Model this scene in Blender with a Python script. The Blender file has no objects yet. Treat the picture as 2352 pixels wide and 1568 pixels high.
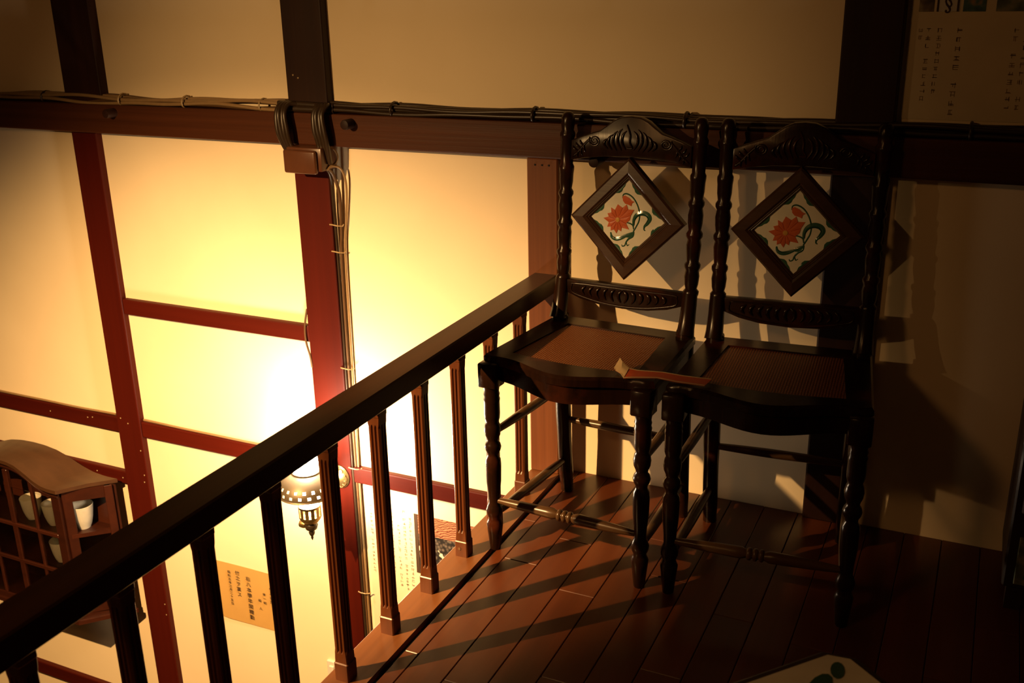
import bpy, bmesh, math, random
from mathutils import Vector, Matrix
random.seed(7)
SC = bpy.context.scene
COL = SC.collection

# ------------------------------------------------------------------ camera
cam_d = bpy.data.cameras.new('camera')
cam = bpy.data.objects.new('camera', cam_d); COL.objects.link(cam)
SC.camera = cam
YAW, PITCH, ROLL = math.radians(25.398), math.radians(-19.312), math.radians(-1.105)
fw = Vector((-math.sin(YAW) * math.cos(PITCH), math.cos(YAW) * math.cos(PITCH), math.sin(PITCH)))
r0 = Vector((math.cos(YAW), math.sin(YAW), 0)); u0 = r0.cross(fw)
cr, sr = math.cos(ROLL), math.sin(ROLL)
rt = r0 * cr + u0 * sr; up = u0 * cr - r0 * sr
cam.matrix_world = Matrix(((rt.x, up.x, -fw.x, 0), (rt.y, up.y, -fw.y, 0), (rt.z, up.z, -fw.z, 1.2), (0, 0, 0, 1)))
cam_d.sensor_width = 36.0
cam_d.lens = 36.07
cam_d.clip_start = 0.02
cam_d.dof.use_dof = True
cam_d.dof.focus_distance = 2.25
cam_d.dof.aperture_fstop = 9.0

# ------------------------------------------------------------------ world, lights, exposure
SC.view_settings.view_transform = 'Standard'
SC.view_settings.look = 'None'
SC.view_settings.gamma = 1.0
SC.view_settings.use_curve_mapping = False
SC.view_settings.exposure = 0.0
W = bpy.data.worlds.new('world'); SC.world = W; W.use_nodes = True
W.node_tree.nodes['Background'].inputs[0].default_value = (1.0, 0.50, 0.17, 1)
W.node_tree.nodes['Background'].inputs[1].default_value = 0.016

def direction(az, el):
    az, el = math.radians(az), math.radians(el)
    return Vector((math.sin(az) * math.cos(el), math.cos(az) * math.cos(el), math.sin(el)))
SPOT_POS = Vector((-1.80, 0.42, 1.28))
SPOT_DIR = direction(1.0, -61.0)          # main downlight of the stairwell fixture
SPOT_POWER, SPOT_HALF = 650.0, 53.0
FILL_DIR = direction(13.0, -30.0)         # added weak fill spot, spreads the beam over the upper wall
FILL_POWER, FILL_HALF = 68.0, 43.0
SPOT_COLOR = (1.0, 0.580, 0.225)
GLOBE_STRENGTH = 270.0
FILL_LAMP_STRENGTH = 26.0

# ------------------------------------------------------------------ materials
def new_mat(name):
    m = bpy.data.materials.new(name); m.use_nodes = True
    nt = m.node_tree; b = nt.nodes['Principled BSDF']
    return m, nt, b

def plain(name, col, rough=0.5, metal=0.0, emit=None, strength=0.0, spec=0.5, bump=0.0, bscale=60):
    m, nt, b = new_mat(name)
    b.inputs['Base Color'].default_value = (*col, 1)
    b.inputs['Roughness'].default_value = rough
    b.inputs['Metallic'].default_value = metal
    b.inputs['Specular IOR Level'].default_value = spec
    if emit:
        b.inputs['Emission Color'].default_value = (*emit, 1)
        b.inputs['Emission Strength'].default_value = strength
    tc = nt.nodes.new('ShaderNodeTexCoord')
    n = nt.nodes.new('ShaderNodeTexNoise'); n.inputs['Scale'].default_value = bscale; n.inputs['Detail'].default_value = 4
    nt.links.new(tc.outputs['Object'], n.inputs['Vector'])
    mx = nt.nodes.new('ShaderNodeMix'); mx.data_type = 'RGBA'; mx.blend_type = 'MULTIPLY'
    mx.inputs['Factor'].default_value = 0.25
    mx.inputs[6].default_value = (*col, 1)
    nt.links.new(n.outputs['Fac'], mx.inputs[7])
    nt.links.new(mx.outputs[2], b.inputs['Base Color'])
    if bump:
        bp = nt.nodes.new('ShaderNodeBump'); bp.inputs['Strength'].default_value = bump; bp.inputs['Distance'].default_value = 0.002
        nt.links.new(n.outputs['Fac'], bp.inputs['Height']); nt.links.new(bp.outputs['Normal'], b.inputs['Normal'])
    return m

def wood(name, c1, c2, axis=0, rough=0.4, scale=14.0, stretch=14.0, bump=0.15, worn=None, coat=0.0, spec=0.5):
    """streaky grain along an object axis (0 x, 1 y, 2 z)"""
    m, nt, b = new_mat(name)
    tc = nt.nodes.new('ShaderNodeTexCoord')
    mp = nt.nodes.new('ShaderNodeMapping')
    s = [scale * stretch / 4] * 3; s[axis] = scale / stretch
    mp.inputs['Scale'].default_value = s
    oi = nt.nodes.new('ShaderNodeObjectInfo')
    ad = nt.nodes.new('ShaderNodeVectorMath'); ad.operation = 'ADD'
    sc_ = nt.nodes.new('ShaderNodeVectorMath'); sc_.operation = 'SCALE'; sc_.inputs['Scale'].default_value = 13.0
    cb = nt.nodes.new('ShaderNodeCombineXYZ')
    for k in range(3): nt.links.new(oi.outputs['Random'], cb.inputs[k])
    nt.links.new(cb.outputs[0], sc_.inputs[0])
    nt.links.new(tc.outputs['Object'], ad.inputs[0]); nt.links.new(sc_.outputs[0], ad.inputs[1])
    nt.links.new(ad.outputs[0], mp.inputs['Vector'])
    n = nt.nodes.new('ShaderNodeTexNoise'); n.inputs['Scale'].default_value = 1.0; n.inputs['Detail'].default_value = 6; n.inputs['Roughness'].default_value = 0.62
    nt.links.new(mp.outputs[0], n.inputs['Vector'])
    rp = nt.nodes.new('ShaderNodeValToRGB')
    rp.color_ramp.elements[0].position = 0.32; rp.color_ramp.elements[0].color = (*c2, 1)
    rp.color_ramp.elements[1].position = 0.68; rp.color_ramp.elements[1].color = (*c1, 1)
    nt.links.new(n.outputs['Fac'], rp.inputs['Fac'])
    out = rp.outputs['Color']
    hs = nt.nodes.new('ShaderNodeHueSaturation')
    mr = nt.nodes.new('ShaderNodeMapRange'); mr.inputs['To Min'].default_value = 0.78; mr.inputs['To Max'].default_value = 1.22
    nt.links.new(oi.outputs['Random'], mr.inputs['Value']); nt.links.new(mr.outputs[0], hs.inputs['Value'])
    nt.links.new(out, hs.inputs['Color']); out = hs.outputs['Color']
    if worn:
        n2 = nt.nodes.new('ShaderNodeTexNoise'); n2.inputs['Scale'].default_value = 9.0; n2.inputs['Detail'].default_value = 5
        nt.links.new(ad.outputs[0], n2.inputs['Vector'])
        r2 = nt.nodes.new('ShaderNodeValToRGB'); r2.color_ramp.elements[0].position = 0.55; r2.color_ramp.elements[1].position = 0.72
        nt.links.new(n2.outputs['Fac'], r2.inputs['Fac'])
        mx = nt.nodes.new('ShaderNodeMix'); mx.data_type = 'RGBA'
        nt.links.new(r2.outputs['Color'], mx.inputs['Factor']); nt.links.new(out, mx.inputs[6]); mx.inputs[7].default_value = (*worn, 1)
        out = mx.outputs[2]
    nt.links.new(out, b.inputs['Base Color'])
    b.inputs['Roughness'].default_value = rough
    b.inputs['Specular IOR Level'].default_value = spec
    b.inputs['Coat Weight'].default_value = coat
    b.inputs['Coat Roughness'].default_value = 0.18
    bp = nt.nodes.new('ShaderNodeBump'); bp.inputs['Strength'].default_value = bump; bp.inputs['Distance'].default_value = 0.003
    nt.links.new(n.outputs['Fac'], bp.inputs['Height']); nt.links.new(bp.outputs['Normal'], b.inputs['Normal'])
    return m

def plaster(name, col):
    m, nt, b = new_mat(name)
    tc = nt.nodes.new('ShaderNodeTexCoord')
    n = nt.nodes.new('ShaderNodeTexNoise'); n.inputs['Scale'].default_value = 3.0; n.inputs['Detail'].default_value = 5
    nt.links.new(tc.outputs['Object'], n.inputs['Vector'])
    rp = nt.nodes.new('ShaderNodeValToRGB')
    rp.color_ramp.elements[0].position = 0.3; rp.color_ramp.elements[0].color = (col[0] * .93, col[1] * .92, col[2] * .90, 1)
    rp.color_ramp.elements[1].position = 0.7; rp.color_ramp.elements[1].color = (*col, 1)
    nt.links.new(n.outputs['Fac'], rp.inputs['Fac']); nt.links.new(rp.outputs['Color'], b.inputs['Base Color'])
    b.inputs['Roughness'].default_value = 0.85
    n3 = nt.nodes.new('ShaderNodeTexNoise'); n3.inputs['Scale'].default_value = 40.0; n3.inputs['Detail'].default_value = 3
    nt.links.new(tc.outputs['Object'], n3.inputs['Vector'])
    bp = nt.nodes.new('ShaderNodeBump'); bp.inputs['Strength'].default_value = 0.06; bp.inputs['Distance'].default_value = 0.002
    nt.links.new(n3.outputs['Fac'], bp.inputs['Height']); nt.links.new(bp.outputs['Normal'], b.inputs['Normal'])
    return m

M = {}
M['plaster'] = plaster('cream_plaster', (0.86, 0.71, 0.48))
RED1, RED2 = (0.068, 0.0058, 0.0018), (0.050, 0.0040, 0.0013)
M['red_x'] = wood('red_timber_along_x', RED1, RED2, 0, rough=0.5, spec=0.15, scale=8, bump=0.12)
M['red_z'] = wood('red_timber_along_z', RED1, RED2, 2, rough=0.5, spec=0.15, scale=8, bump=0.12)
M['beam'] = wood('brown_beam_wood', (0.068, 0.020, 0.007), (0.042, 0.012, 0.004), 0, rough=0.42, spec=0.22, scale=9, stretch=18, bump=0.35)
M['upper_post'] = wood('dark_post_wood', (0.034, 0.012, 0.006), (0.020, 0.007, 0.004), 2, rough=0.5, spec=0.2, scale=8)
M['rail'] = wood('handrail_wood', (0.064, 0.021, 0.0065), (0.042, 0.013, 0.004), 1, rough=0.38, spec=0.3, scale=9, bump=0.1)
M['baluster'] = wood('baluster_wood', (0.150, 0.045, 0.013), (0.085, 0.024, 0.008), 2, rough=0.36, scale=12, bump=0.12)
M['endpost'] = wood('end_post_wood', (0.165, 0.053, 0.015), (0.116, 0.036, 0.0105), 2, rough=0.45, spec=0.3, scale=16, bump=0.1)
M['curb'] = wood('curb_wood', (0.180, 0.066, 0.021), (0.125, 0.044, 0.014), 1, rough=0.4, spec=0.35, scale=9, bump=0.1)
M['plank'] = wood('floor_plank_wood', (0.120, 0.031, 0.0095), (0.080, 0.020, 0.0065), 1, rough=0.30, spec=0.4, scale=9, stretch=10, bump=0.05)
M['chair'] = wood('dark_chair_wood', (0.022, 0.0080, 0.0036), (0.010, 0.0040, 0.0020), 2, rough=0.24, scale=14, bump=0.08, worn=(0.062, 0.013, 0.0045), coat=0.0, spec=0.24)
M['frame'] = wood('tile_frame_wood', (0.060, 0.026, 0.012), (0.038, 0.016, 0.008), 0, rough=0.32, scale=14, bump=0.06)
M['stretcher'] = wood('worn_stretcher_wood', (0.115, 0.058, 0.022), (0.055, 0.026, 0.011), 0, rough=0.3, scale=12, bump=0.1)
M['cabinet_roof'] = wood('cabinet_roof_wood', (0.080, 0.034, 0.014), (0.058, 0.024, 0.010), 0, rough=0.4, scale=9, bump=0.05)
M['cabinet'] = wood('cabinet_wood', (0.042, 0.0095, 0.0035), (0.026, 0.006, 0.0025), 0, rough=0.36, scale=9, bump=0.06)  # body colour darkened for the shade on the cabinet front
M['darkcab'] = wood('dark_cabinet_wood', (0.035, 0.013, 0.006), (0.020, 0.008, 0.004), 2, rough=0.5, scale=8)
M['gap'] = plain('gap_shade_nail_black', (0.008, 0.006, 0.005), 0.9)
M['subfloor'] = plain('subfloor_board', (0.03, 0.015, 0.008), 0.8)
M['tile'] = plain('cream_glazed_tile', (0.98, 0.95, 0.82), 0.16, spec=0.6, bump=0.05, bscale=30)
M['petal'] = plain('orange_glaze', (0.74, 0.165, 0.060), 0.18, spec=0.6)
M['petal2'] = plain('dark_orange_glaze', (0.46, 0.055, 0.018), 0.2)
M['yolk'] = plain('yellow_glaze', (0.80, 0.42, 0.10), 0.2)
M['green'] = plain('green_glaze', (0.045, 0.135, 0.085), 0.16, spec=0.6)
M['green2'] = plain('dark_green_glaze', (0.014, 0.060, 0.042), 0.2)
M['cable_tan'] = plain('tan_cable', (0.30, 0.19, 0.09), 0.42)
M['cable_dark'] = plain('dark_cable', (0.035, 0.020, 0.010), 0.35)
M['cable_brown'] = plain('brown_cable', (0.11, 0.055, 0.022), 0.4)
M['tie'] = plain('clear_cable_tie', (0.40, 0.28, 0.14), 0.4)
M['box'] = plain('brown_painted_metal', (0.10, 0.036, 0.016), 0.28, bump=0.05)
M['brass'] = plain('aged_brass', (0.40, 0.27, 0.11), 0.34, metal=0.9)
M['shade'] = plain('tin_lamp_shade', (0.15, 0.115, 0.075), 0.45, metal=0.5)
M['blackknob'] = plain('black_knob', (0.03, 0.02, 0.012), 0.3)
M['globe'] = plain('glowing_glass_globe', (0.9, 0.9, 0.9), 0.3, emit=(1.0, 0.77, 0.52), strength=GLOBE_STRENGTH)
M['fill_glow'] = plain('fill_lamp_glow', (0.7, 0.6, 0.4), 0.8, emit=(1.0, 0.46, 0.14), strength=FILL_LAMP_STRENGTH)
M['porcelain'] = plain('white_porcelain', (0.62, 0.58, 0.48), 0.25)
M['old_paper'] = plain('yellowed_paper', (0.58, 0.34, 0.10), 0.8, bscale=14)
M['poster'] = plain('pale_poster_paper', (0.80, 0.68, 0.46), 0.7, bscale=9)
M['ink'] = plain('brown_black_ink', (0.055, 0.026, 0.010), 0.7)
M['faint'] = plain('faded_grey_ink', (0.26, 0.20, 0.12), 0.8)
M['faint2'] = plain('dim_grey_ink', (0.24, 0.16, 0.085), 0.8)
M['ribbon'] = plain('red_orange_ribbon', (0.52, 0.075, 0.018), 0.5)
M['ribbon_edge'] = plain('cream_ribbon_edge', (0.60, 0.42, 0.22), 0.5)
M['white'] = plain('white_plastic', (0.75, 0.72, 0.64), 0.35)
M['nail'] = plain('old_nail', (0.30, 0.18, 0.09), 0.4, metal=0.6)
M['metal_black'] = plain('black_metal', (0.02, 0.02, 0.02), 0.4, metal=0.3)
M['lens'] = plain('lit_lens', (0.9, 0.8, 0.6), 0.3)

def glass_mat():
    m, nt, b = new_mat('cabinet_glass')
    b.inputs['Base Color'].default_value = (0.95, 0.93, 0.88, 1)
    b.inputs['Transmission Weight'].default_value = 1.0
    b.inputs['Roughness'].default_value = 0.03
    b.inputs['IOR'].default_value = 1.05
    return m
M['glass'] = glass_mat()

def cane_mat():
    m, nt, b = new_mat('woven_cane')
    tc = nt.nodes.new('ShaderNodeTexCoord')
    def wave(direction, sc):
        w = nt.nodes.new('ShaderNodeTexWave'); w.wave_type = 'BANDS'; w.bands_direction = direction
        w.inputs['Scale'].default_value = sc; w.inputs['Distortion'].default_value = 0.6; w.inputs['Detail'].default_value = 1
        nt.links.new(tc.outputs['Object'], w.inputs['Vector']); return w
    a, c = wave('X', 58), wave('Y', 58)
    mu = nt.nodes.new('ShaderNodeMath'); mu.operation = 'MULTIPLY'
    nt.links.new(a.outputs['Fac'], mu.inputs[0]); nt.links.new(c.outputs['Fac'], mu.inputs[1])
    rp = nt.nodes.new('ShaderNodeValToRGB')
    rp.color_ramp.elements[0].color = (0.100, 0.027, 0.008, 1); rp.color_ramp.elements[1].color = (0.42, 0.135, 0.034, 1)
    rp.color_ramp.elements[0].position = 0.05; rp.color_ramp.elements[1].position = 0.7
    nt.links.new(mu.outputs[0], rp.inputs['Fac']); nt.links.new(rp.outputs['Color'], b.inputs['Base Color'])
    b.inputs['Roughness'].default_value = 0.38
    bp = nt.nodes.new('ShaderNodeBump'); bp.inputs['Strength'].default_value = 0.6; bp.inputs['Distance'].default_value = 0.002
    nt.links.new(mu.outputs[0], bp.inputs['Height']); nt.links.new(bp.outputs['Normal'], b.inputs['Normal'])
    return m
M['cane'] = cane_mat()

def basket_photo_mat():
    """print of a dried-goods basket: red woven rim above, dark pebbly goods and pale buds below"""
    m, nt, b = new_mat('basket_photo_print')
    tc = nt.nodes.new('ShaderNodeTexCoord')
    sep = nt.nodes.new('ShaderNodeSeparateXYZ'); nt.links.new(tc.outputs['Generated'], sep.inputs[0])
    mp = nt.nodes.new('ShaderNodeMapping'); mp.inputs['Rotation'].default_value = (0, 0.25, 0); nt.links.new(tc.outputs['Object'], mp.inputs['Vector'])
    w = nt.nodes.new('ShaderNodeTexWave'); w.bands_direction = 'Z'; w.inputs['Scale'].default_value = 46; w.inputs['Distortion'].default_value = 9; w.inputs['Detail'].default_value = 2
    nt.links.new(mp.outputs[0], w.inputs['Vector'])
    r1 = nt.nodes.new('ShaderNodeValToRGB'); r1.color_ramp.elements[0].color = (0.09, 0.02, 0.008, 1); r1.color_ramp.elements[1].color = (0.48, 0.19, 0.10, 1)
    nt.links.new(w.outputs['Fac'], r1.inputs['Fac'])
    v = nt.nodes.new('ShaderNodeTexVoronoi'); v.inputs['Scale'].default_value = 90; nt.links.new(tc.outputs['Object'], v.inputs['Vector'])
    r2 = nt.nodes.new('ShaderNodeValToRGB'); r2.color_ramp.elements[0].color = (0.16, 0.12, 0.09, 1); r2.color_ramp.elements[1].color = (0.015, 0.012, 0.01, 1)
    r2.color_ramp.elements[1].position = 0.6
    nt.links.new(v.outputs['Distance'], r2.inputs['Fac'])
    n = nt.nodes.new('ShaderNodeTexNoise'); n.inputs['Scale'].default_value = 26; nt.links.new(tc.outputs['Object'], n.inputs['Vector'])
    pz = nt.nodes.new('ShaderNodeMath'); pz.operation = 'SUBTRACT'; pz.inputs[1].default_value = 0.40; nt.links.new(sep.outputs['Z'], pz.inputs[0])
    ab = nt.nodes.new('ShaderNodeMath'); ab.operation = 'ABSOLUTE'; nt.links.new(pz.outputs[0], ab.inputs[0])
    sb = nt.nodes.new('ShaderNodeMath'); sb.operation = 'SUBTRACT'; nt.links.new(n.outputs['Fac'], sb.inputs[0]); nt.links.new(ab.outputs[0], sb.inputs[1])
    r3 = nt.nodes.new('ShaderNodeValToRGB'); r3.color_ramp.elements[0].position = 0.50; r3.color_ramp.elements[1].position = 0.54
    nt.links.new(sb.outputs[0], r3.inputs['Fac'])
    mx = nt.nodes.new('ShaderNodeMix'); mx.data_type = 'RGBA'; nt.links.new(r3.outputs['Color'], mx.inputs['Factor'])
    nt.links.new(r2.outputs['Color'], mx.inputs[6]); mx.inputs[7].default_value = (0.62, 0.60, 0.42, 1)
    g = nt.nodes.new('ShaderNodeMath'); g.operation = 'GREATER_THAN'; g.inputs[1].default_value = 0.68
    nt.links.new(sep.outputs['Z'], g.inputs[0])
    m2 = nt.nodes.new('ShaderNodeMix'); m2.data_type = 'RGBA'; nt.links.new(g.outputs[0], m2.inputs['Factor'])
    nt.links.new(mx.outputs[2], m2.inputs[6]); nt.links.new(r1.outputs['Color'], m2.inputs[7])
    nt.links.new(m2.outputs[2], b.inputs['Base Color']); b.inputs['Roughness'].default_value = 0.5
    return m
M['basket'] = basket_photo_mat()

def snap_mat(name, c1, c2, c3):
    m, nt, b = new_mat(name)
    tc = nt.nodes.new('ShaderNodeTexCoord')
    n = nt.nodes.new('ShaderNodeTexNoise'); n.inputs['Scale'].default_value = 38; n.inputs['Detail'].default_value = 2
    nt.links.new(tc.outputs['Object'], n.inputs['Vector'])
    rp = nt.nodes.new('ShaderNodeValToRGB'); rp.color_ramp.elements[0].color = (*c1, 1); rp.color_ramp.elements[1].color = (*c3, 1)
    e = rp.color_ramp.elements.new(0.52); e.color = (*c2, 1)
    rp.color_ramp.elements[0].position = 0.35; rp.color_ramp.elements[2].position = 0.66
    nt.links.new(n.outputs['Fac'], rp.inputs['Fac']); nt.links.new(rp.outputs['Color'], b.inputs['Base Color'])
    b.inputs['Roughness'].default_value = 0.5
    return m
M['snap_a'] = snap_mat('brown_snapshot', (0.05, 0.03, 0.015), (0.16, 0.11, 0.05), (0.30, 0.24, 0.13))
M['snap_b'] = snap_mat('teal_snapshot', (0.02, 0.06, 0.06), (0.05, 0.13, 0.12), (0.40, 0.22, 0.07))
M['snap_c'] = snap_mat('green_snapshot', (0.06, 0.08, 0.04), (0.12, 0.14, 0.08), (0.26, 0.24, 0.14))

# ------------------------------------------------------------------ mesh helpers
def link(name, me, mat=None, parent=None, loc=None):
    o = bpy.data.objects.new(name, me); COL.objects.link(o)
    if mat is not None and me is not None and not me.materials: me.materials.append(M[mat] if isinstance(mat, str) else mat)
    if parent is not None: o.parent = parent
    if loc is not None: o.location = loc
    return o

def obj(name, bm, mat, parent=None, loc=None, smooth=None):
    bmesh.ops.recalc_face_normals(bm, faces=bm.faces[:])
    me = bpy.data.meshes.new(name); bm.to_mesh(me); bm.free()
    if smooth is not None:
        me.polygons.foreach_set('use_smooth', [True] * len(me.polygons))
        me.set_sharp_from_angle(angle=math.radians(smooth))
    return link(name, me, mat, parent, loc)

def tag(o, label, cat=None, group=None, kind=None):
    o['label'] = label
    if cat: o['category'] = cat
    if group: o['group'] = group
    if kind: o['kind'] = kind
    return o

def struct(name, bm, mat, label, smooth=None):
    o = obj(name, bm, mat, smooth=smooth); o['kind'] = 'structure'; o['label'] = label
    return o

def empty(name, loc, label, cat, group=None, rz=0.0):
    o = bpy.data.objects.new(name, None); COL.objects.link(o)
    o.location = loc; o.rotation_euler = (0, 0, rz); o.empty_display_size = 0.05
    return tag(o, label, cat, group)

def box(x0, x1, y0, y1, z0, z1, bev=0.0, bm=None, seg=1):
    own = bm or bmesh.new()
    r = bmesh.ops.create_cube(own, size=1)
    vs = r['verts']
    for v in vs:
        v.co = Vector(((x0 + x1) / 2 + v.co.x * (x1 - x0), (y0 + y1) / 2 + v.co.y * (y1 - y0), (z0 + z1) / 2 + v.co.z * (z1 - z0)))
    if bev:
        es = list({e for v in vs for e in v.link_edges})
        bmesh.ops.bevel(own, geom=es, offset=bev, segments=seg, affect='EDGES', profile=0.5)
    return own

def lathe(prof, n=20, bm=None, center=(0, 0), cap=True):
    """prof: list of (radius, z)"""
    own = bm or bmesh.new(); rings = []
    for r, z in prof:
        rings.append([own.verts.new((center[0] + r * math.cos(2 * math.pi * k / n), center[1] + r * math.sin(2 * math.pi * k / n), z)) for k in range(n)])
    for a, b in zip(rings, rings[1:]):
        for k in range(n):
            own.faces.new((a[k], a[(k + 1) % n], b[(k + 1) % n], b[k]))
    if cap:
        own.faces.new(rings[0][::-1]); own.faces.new(rings[-1])
    return own

def tube(pts, rad, n=8, bm=None, cap=True):
    """rad: number or list per point"""
    own = bm or bmesh.new()
    P = [Vector(p) for p in pts]; R = rad if isinstance(rad, (list, tuple)) else [rad] * len(P)
    rings = []; ref = None
    for i, p in enumerate(P):
        t = (P[min(i + 1, len(P) - 1)] - P[max(i - 1, 0)]).normalized()
        if ref is None:
            ref = Vector((0, 0, 1)) if abs(t.z) < 0.9 else Vector((1, 0, 0))
        a = (ref - t * ref.dot(t)).normalized(); b = t.cross(a); ref = a
        rings.append([own.verts.new(p + (a * math.cos(2 * math.pi * k / n) + b * math.sin(2 * math.pi * k / n)) * R[i]) for k in range(n)])
    for A, B in zip(rings, rings[1:]):
        for k in range(n): own.faces.new((A[k], A[(k + 1) % n], B[(k + 1) % n], B[k]))
    if cap:
        own.faces.new(rings[0][::-1]); own.faces.new(rings[-1])
    return own

def spline(pts, sub=6):
    P = [Vector(p) for p in pts]; out = []
    for i in range(len(P) - 1):
        p0, p1, p2, p3 = P[max(i - 1, 0)], P[i], P[i + 1], P[min(i + 2, len(P) - 1)]
        for k in range(sub):
            t = k / sub
            out.append(0.5 * ((2 * p1) + (p2 - p0) * t + (2 * p0 - 5 * p1 + 4 * p2 - p3) * t * t + (3 * p1 - p0 - 3 * p2 + p3) * t ** 3))
    out.append(P[-1]); return out

def prism(poly, axis, a, b, bm=None, bev=0.0):
    """poly of 2-D points extruded along axis between a and b (axis 1: (x,z), axis 2: (x,y), axis 0: (y,z))"""
    own = bm or bmesh.new()
    def mk(p, d):
        return {0: (d, p[0], p[1]), 1: (p[0], d, p[1]), 2: (p[0], p[1], d)}[axis]
    A = [own.verts.new(mk(p, a)) for p in poly]; B = [own.verts.new(mk(p, b)) for p in poly]
    f1 = own.faces.new(A); f2 = own.faces.new(B[::-1])
    n = len(poly)
    for k in range(n): own.faces.new((A[k], B[k], B[(k + 1) % n], A[(k + 1) % n]))
    if bev:
        bmesh.ops.recalc_face_normals(own, faces=own.faces[:])
        bmesh.ops.bevel(own, geom=[e for e in f1.edges] + [e for e in f2.edges], offset=bev, segments=2, affect='EDGES', profile=0.5)
    return own

def sheet(name, pts_grid, thick, mat, parent=None):
    """thin sheet from a grid of points (rows), given thickness along -normal"""
    bm = bmesh.new()
    rows = [[bm.verts.new(p) for p in row] for row in pts_grid]
    for a, b in zip(rows, rows[1:]):
        for k in range(len(a) - 1): bm.faces.new((a[k], a[k + 1], b[k + 1], b[k]))
    bmesh.ops.recalc_face_normals(bm, faces=bm.faces[:])
    bmesh.ops.solidify(bm, geom=bm.faces[:], thickness=thick)
    return obj(name, bm, mat, parent, smooth=40)

# ------------------------------------------------------------------ the setting
WALL_Y = 2.238
struct('wall_back', box(-4.2, 1.6, WALL_Y, WALL_Y + 0.1, -1.95, 2.0), 'plaster', 'cream plaster wall lit gold, behind the dark timbers')
struct('ceiling', box(-4.2, 1.6, -1.2, WALL_Y, 2.0, 2.06), 'subfloor', 'dark boarded ceiling above the stairwell')
struct('floor_1', box(-4.2, 1.6, -1.2, WALL_Y, -2.05, -1.95), 'subfloor', 'dark floor of the storey below the stairwell')

# timbers set into the wall (structure)
def timber(n, x0, x1, z0, z1, y0, mat, label):
    return struct('trim_%d' % n, box(x0, x1, y0, WALL_Y + 0.01, z0, z1, 0.004, seg=2), mat, label)
PF = 2.217
timber(1, -4.2, 1.6, 0.811, 0.893, 2.192, 'beam', 'long brown horizontal beam across the plaster wall')
timber(2, -2.478, -2.379, -1.95, 0.811, PF, 'red_z', 'narrow dark red post on the left of the stairwell wall')
timber(3, -1.684, -1.575, -1.95, 0.811, PF, 'red_z', 'dark red post behind the small wall lamp')
timber(4, -2.472, -2.328, 0.893, 2.0, 2.210, 'upper_post', 'wide near-black post above the beam at upper left')
timber(5, -1.678, -1.556, 0.893, 2.0, 2.210, 'upper_post', 'dark brown post above the beam and the junction box')
timber(6, -0.308, -0.192, 0.893, 2.0, 2.210, 'upper_post', 'wide near-black post above the beam behind the second chair')
timber(7, -0.308, -0.192, 0.0, 0.811, PF, 'upper_post', 'near-black post below the beam behind the second chair')
timber(8, -2.379, -1.684, 0.253, 0.302, 2.220, 'red_x', 'short red rail between the two stairwell posts')
timber(9, -4.2, -2.478, -0.164, -0.110, 2.221, 'red_x', 'red rail at the far left, above the curved-top cabinet')
timber(10, -2.379, -1.684, -0.164, -0.110, 2.221, 'red_x', 'red rail between the stairwell posts, partly behind the handrail')
timber(11, -1.575, -1.0, -0.164, -0.114, 2.221, 'red_x', 'red rail seen between the balusters, right of the lamp')
timber(12, -4.2, -2.478, -0.353, -0.306, 2.221, 'red_x', 'brown rail just behind the top of the curved cabinet')
timber(13, -4.2, -2.478, -1.29, -1.236, 2.221, 'red_x', 'lowest red rail below the curved cabinet')

for par, pts in (('trim_9', ((-2.784, -0.138), (-2.612, -0.132), (-2.590, -0.128))), ('trim_2', ((-2.459, -0.108), (-2.430, -0.122), (-2.372 - 0.02, -0.212), (-2.392, -0.300), (-2.396, -0.326), (-2.388, -0.790), (-2.388, -0.832))), ('trim_12', ((-2.610, -0.327), (-2.495, -0.331))), ('trim_5', ((-1.655, 0.985), (-1.640, 0.978)))):
    po = bpy.data.objects[par]
    for (x_, z_) in pts:
        bm = lathe([(0.0026, 0.0), (0.0024, 0.0012), (0.0010, 0.0018)], 8)
        bmesh.ops.rotate(bm, cent=(0, 0, 0), matrix=Matrix.Rotation(math.radians(90), 3, 'X'), verts=bm.verts[:])
        yf = min(v.co.y for v in po.data.vertices)
        bmesh.ops.translate(bm, vec=(x_, yf + 0.0005, z_), verts=bm.verts[:])
        obj('nail', bm, 'tie', po)

# floor: dark base, planks as pieces
FX0, FX1, FY0 = -0.905, 1.3, -0.6
floor = struct('floor', box(FX0, FX1, FY0, WALL_Y, -0.14, -0.014), 'subfloor', 'reddish brown plank floor of the upper landing')
PW = 0.0793; GAP = 0.0012
joint_y = {0: 1.952, 1: 1.779, 2: 1.905, 3: 1.711, 4: 1.985, 5: 1.84}
plank_cache = {}
def plank(xa, xb, ya, yb):
    key = (round(xb - xa, 4), round(yb - ya, 4))
    if key not in plank_cache:
        bm = box(-(xb - xa) / 2 + GAP / 2, (xb - xa) / 2 - GAP / 2, -(yb - ya) / 2 + GAP / 2, (yb - ya) / 2 - GAP / 2, -0.014, 0.0, 0.0012)
        o = obj('plank', bm, 'plank', floor); plank_cache[key] = o.data
    else:
        o = link('plank', plank_cache[key], None, floor)
    o.location = ((xa + xb) / 2, (ya + yb) / 2, 0)
row = 0; x = -0.954
while x < FX1 - 0.01:
    xa, xb = max(x, FX0), min(x + PW, FX1)
    jy = joint_y.get(row, 1.5 + random.random() * 0.5)
    ys = [WALL_Y]; y = jy
    while y > FY0 + 0.02:
        ys.append(y); y -= 0.55
    ys.append(FY0)
    for b_, a_ in zip(ys, ys[1:]): plank(xa, xb, a_, b_)
    x += PW; row += 1

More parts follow.
